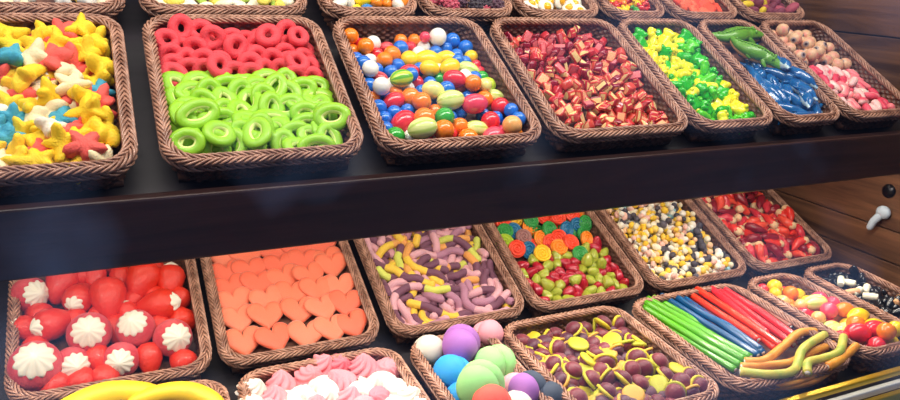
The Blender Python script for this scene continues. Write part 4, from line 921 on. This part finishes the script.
# ------------------------------------------------------------------ hook on the plank wall
def onwall(px, py): d = ray(px, py); t = (XW-CAM.x)/d.x; return CAM+d*t
white = mat('white_plastic', '#bccad6', .35); dk = mat('dark_metal_knob', '#17161b', .3, metal=.6)
p = onwall(886, 212); q = onwall(880, 228); kp = onwall(889, 191)
hk = bpy.data.objects.new('wall_clip', None); col.objects.link(hk); hk.location = p
tag(hk, 'white plastic clip fixed to the plank wall under the dark round knob', 'clip')
Rx = Matrix.Rotation(-PI/2, 4, 'Y')
V, F = grid_sphere(lambda t, f: (-.012+.014*cos(f), .022*sin(f)*cos(t), .020*sin(f)*sin(t)), 20, 12); link('head', mesh('head', V, F, white), hk)
V, F, _ = round_tube([(-.014, .004, -.008), (-.022, .016, -.03), (-.024, .022, -.052)], [.012, .011, .010], 12); link('stem', mesh('stem', V, F, white), hk)
V, F, _ = tube([(.0, 0, 0), (-.005, 0, 0)], .014, 16); link('plate', mesh('plate', V, F, white), hk)
V, F = lathe([(0, .010), (.013, .009), (.016, .006), (.020, .004), (.021, .0), (0, 0)], 28)
kn = link('round_knob', mesh('round_knob', V, F, dk)); kn.matrix_world = Matrix.Translation(kp) @ Rx
tag(kn, 'dark round metal knob on the plank wall above the white clip', 'knob')
# ------------------------------------------------------------------ front rail and glass
def onplane_y(px, py, Y): d = ray(px, py); t = (Y-CAM.y)/d.y; return CAM+d*t
r1 = onplane_y(866, 379, -.33).z; r2 = onplane_y(866, 391, -.345).z
gold = mat('brass_trim', '#d8ae22', .28, metal=.75); pal = mat('pale_trim', '#e8e6da', .4)
b = MB().box((XL, -.338, r1-.010), (XW, -.322, r1+.004)); o = struct('trim_7', b.done('brass_rail', gold, False)); m_ = o.modifiers.new('b', 'BEVEL'); m_.width = .003; m_.segments = 3
b = MB().box((XL, -.352, r2-.014), (XW, -.340, r2+.004)); o = struct('trim_8', b.done('pale_rail', pal, False)); m_ = o.modifiers.new('b', 'BEVEL'); m_.width = .003; m_.segments = 3
b = MB().box((XL, -.366, r2-.034), (XW, -.353, r2-.012)); o = struct('trim_9', b.done('lower_brass_rail', gold, False)); m_ = o.modifiers.new('b', 'BEVEL'); m_.width = .003; m_.segments = 3
struct('trim_10', boxmesh('front_panel', (XL, -.36, -1.2), (XW, -.325, r2-.036), w_dark))
gm = bpy.data.materials.new('window_glass'); gm.use_nodes = True; nt = gm.node_tree; nt.nodes.remove(nt.nodes['Principled BSDF'])
out = nt.nodes['Material Output']; tr = nt.nodes.new('ShaderNodeBsdfTransparent'); gl_ = nt.nodes.new('ShaderNodeBsdfGlossy'); gl_.inputs['Roughness'].default_value = .02
mx = nt.nodes.new('ShaderNodeMixShader')
ge = nt.nodes.new('ShaderNodeNewGeometry'); dp = nt.nodes.new('ShaderNodeVectorMath'); dp.operation = 'DOT_PRODUCT'
nt.links.new(ge.outputs['Normal'], dp.inputs[0]); nt.links.new(ge.outputs['Incoming'], dp.inputs[1])
def mth(op, a, b=None):
    n = nt.nodes.new('ShaderNodeMath'); n.operation = op
    for i, v in enumerate((a, b)):
        if v is None: continue
        if isinstance(v, (int, float)): n.inputs[i].default_value = v
        else: nt.links.new(v, n.inputs[i])
    return n.outputs[0]
fr_ = mth('ADD', mth('MULTIPLY', mth('POWER', mth('SUBTRACT', 1.0, mth('ABSOLUTE', dp.outputs['Value'])), 5.0), .96), .04)   # Schlick reflectance of glass
nt.links.new(fr_, mx.inputs[0]); nt.links.new(tr.outputs[0], mx.inputs[1]); nt.links.new(gl_.outputs[0], mx.inputs[2]); nt.links.new(mx.outputs[0], out.inputs[0])
struct('window_1', boxmesh('glass_pane', (XL, -.376, -.80), (XW, -.370, 1.2), gm))
# ------------------------------------------------------------------ light
def area(name, loc, target, sx_, sy_, power, colr):
    l = bpy.data.lights.new(name, 'AREA'); l.shape = 'RECTANGLE'; l.size = sx_; l.size_y = sy_; l.energy = power; l.color = colr
    o = bpy.data.objects.new(name, l); col.objects.link(o); o.location = loc
    d = Vector(target)-Vector(loc); z = -d.normalized(); x = Vector((1, 0, 0)); y = z.cross(x).normalized(); x = y.cross(z)
    o.matrix_world = Matrix(((x.x, y.x, z.x, loc[0]), (x.y, y.y, z.y, loc[1]), (x.z, y.z, z.z, loc[2]), (0, 0, 0, 1))); return o
area('upper_strip_light', (.55, -.25, 1.1), (.55, .3, .1), 2.8, .12, 29, (1, .93, .83))
area('upper_back_light', (.55, .5, 1.15), (.55, .3, .1), 2.8, .12, 9, (1, .94, .85))
area('under_shelf_strip_light', (.55, .012, -.115), (.55, -.02, -.6), 2.7, .02, 13, (1, .91, .80))
area('under_shelf_back_light', (.55, .30, .045), (.55, .25, -.4), 2.7, .04, 5, (1, .86, .70))
area('front_top_light', (.55, -.34, .95), (.55, -.05, -.6), 2.8, .06, 9, (1, .95, .9))
w = bpy.data.worlds.new('blue_reflection_patches'); scn.world = w; w.use_nodes = True; bg = w.node_tree.nodes['Background']; bg.inputs[1].default_value = 1.0
wn = w.node_tree; wt = wn.nodes.new('ShaderNodeTexCoord'); wno = wn.nodes.new('ShaderNodeTexNoise'); wno.inputs['Scale'].default_value = 3.2; wno.inputs['Detail'].default_value = 3
wr = wn.nodes.new('ShaderNodeValToRGB'); wr.color_ramp.elements[0].position = .5; wr.color_ramp.elements[0].color = (.02, .03, .06, 1); wr.color_ramp.elements[1].position = .66; wr.color_ramp.elements[1].color = (.35, .55, 1.1, 1)  # blue patches painted into the world colour, added as hazy reflections in the pane
wn.links.new(wt.outputs['Generated'], wno.inputs['Vector']); wn.links.new(wno.outputs['Fac'], wr.inputs[0]); wn.links.new(wr.outputs[0], bg.inputs[0])
scn.view_settings.view_transform = 'Standard'; scn.view_settings.look = 'None'; scn.view_settings.gamma = 1; scn.view_settings.exposure = -0.05
scn.view_settings.use_curve_mapping = False
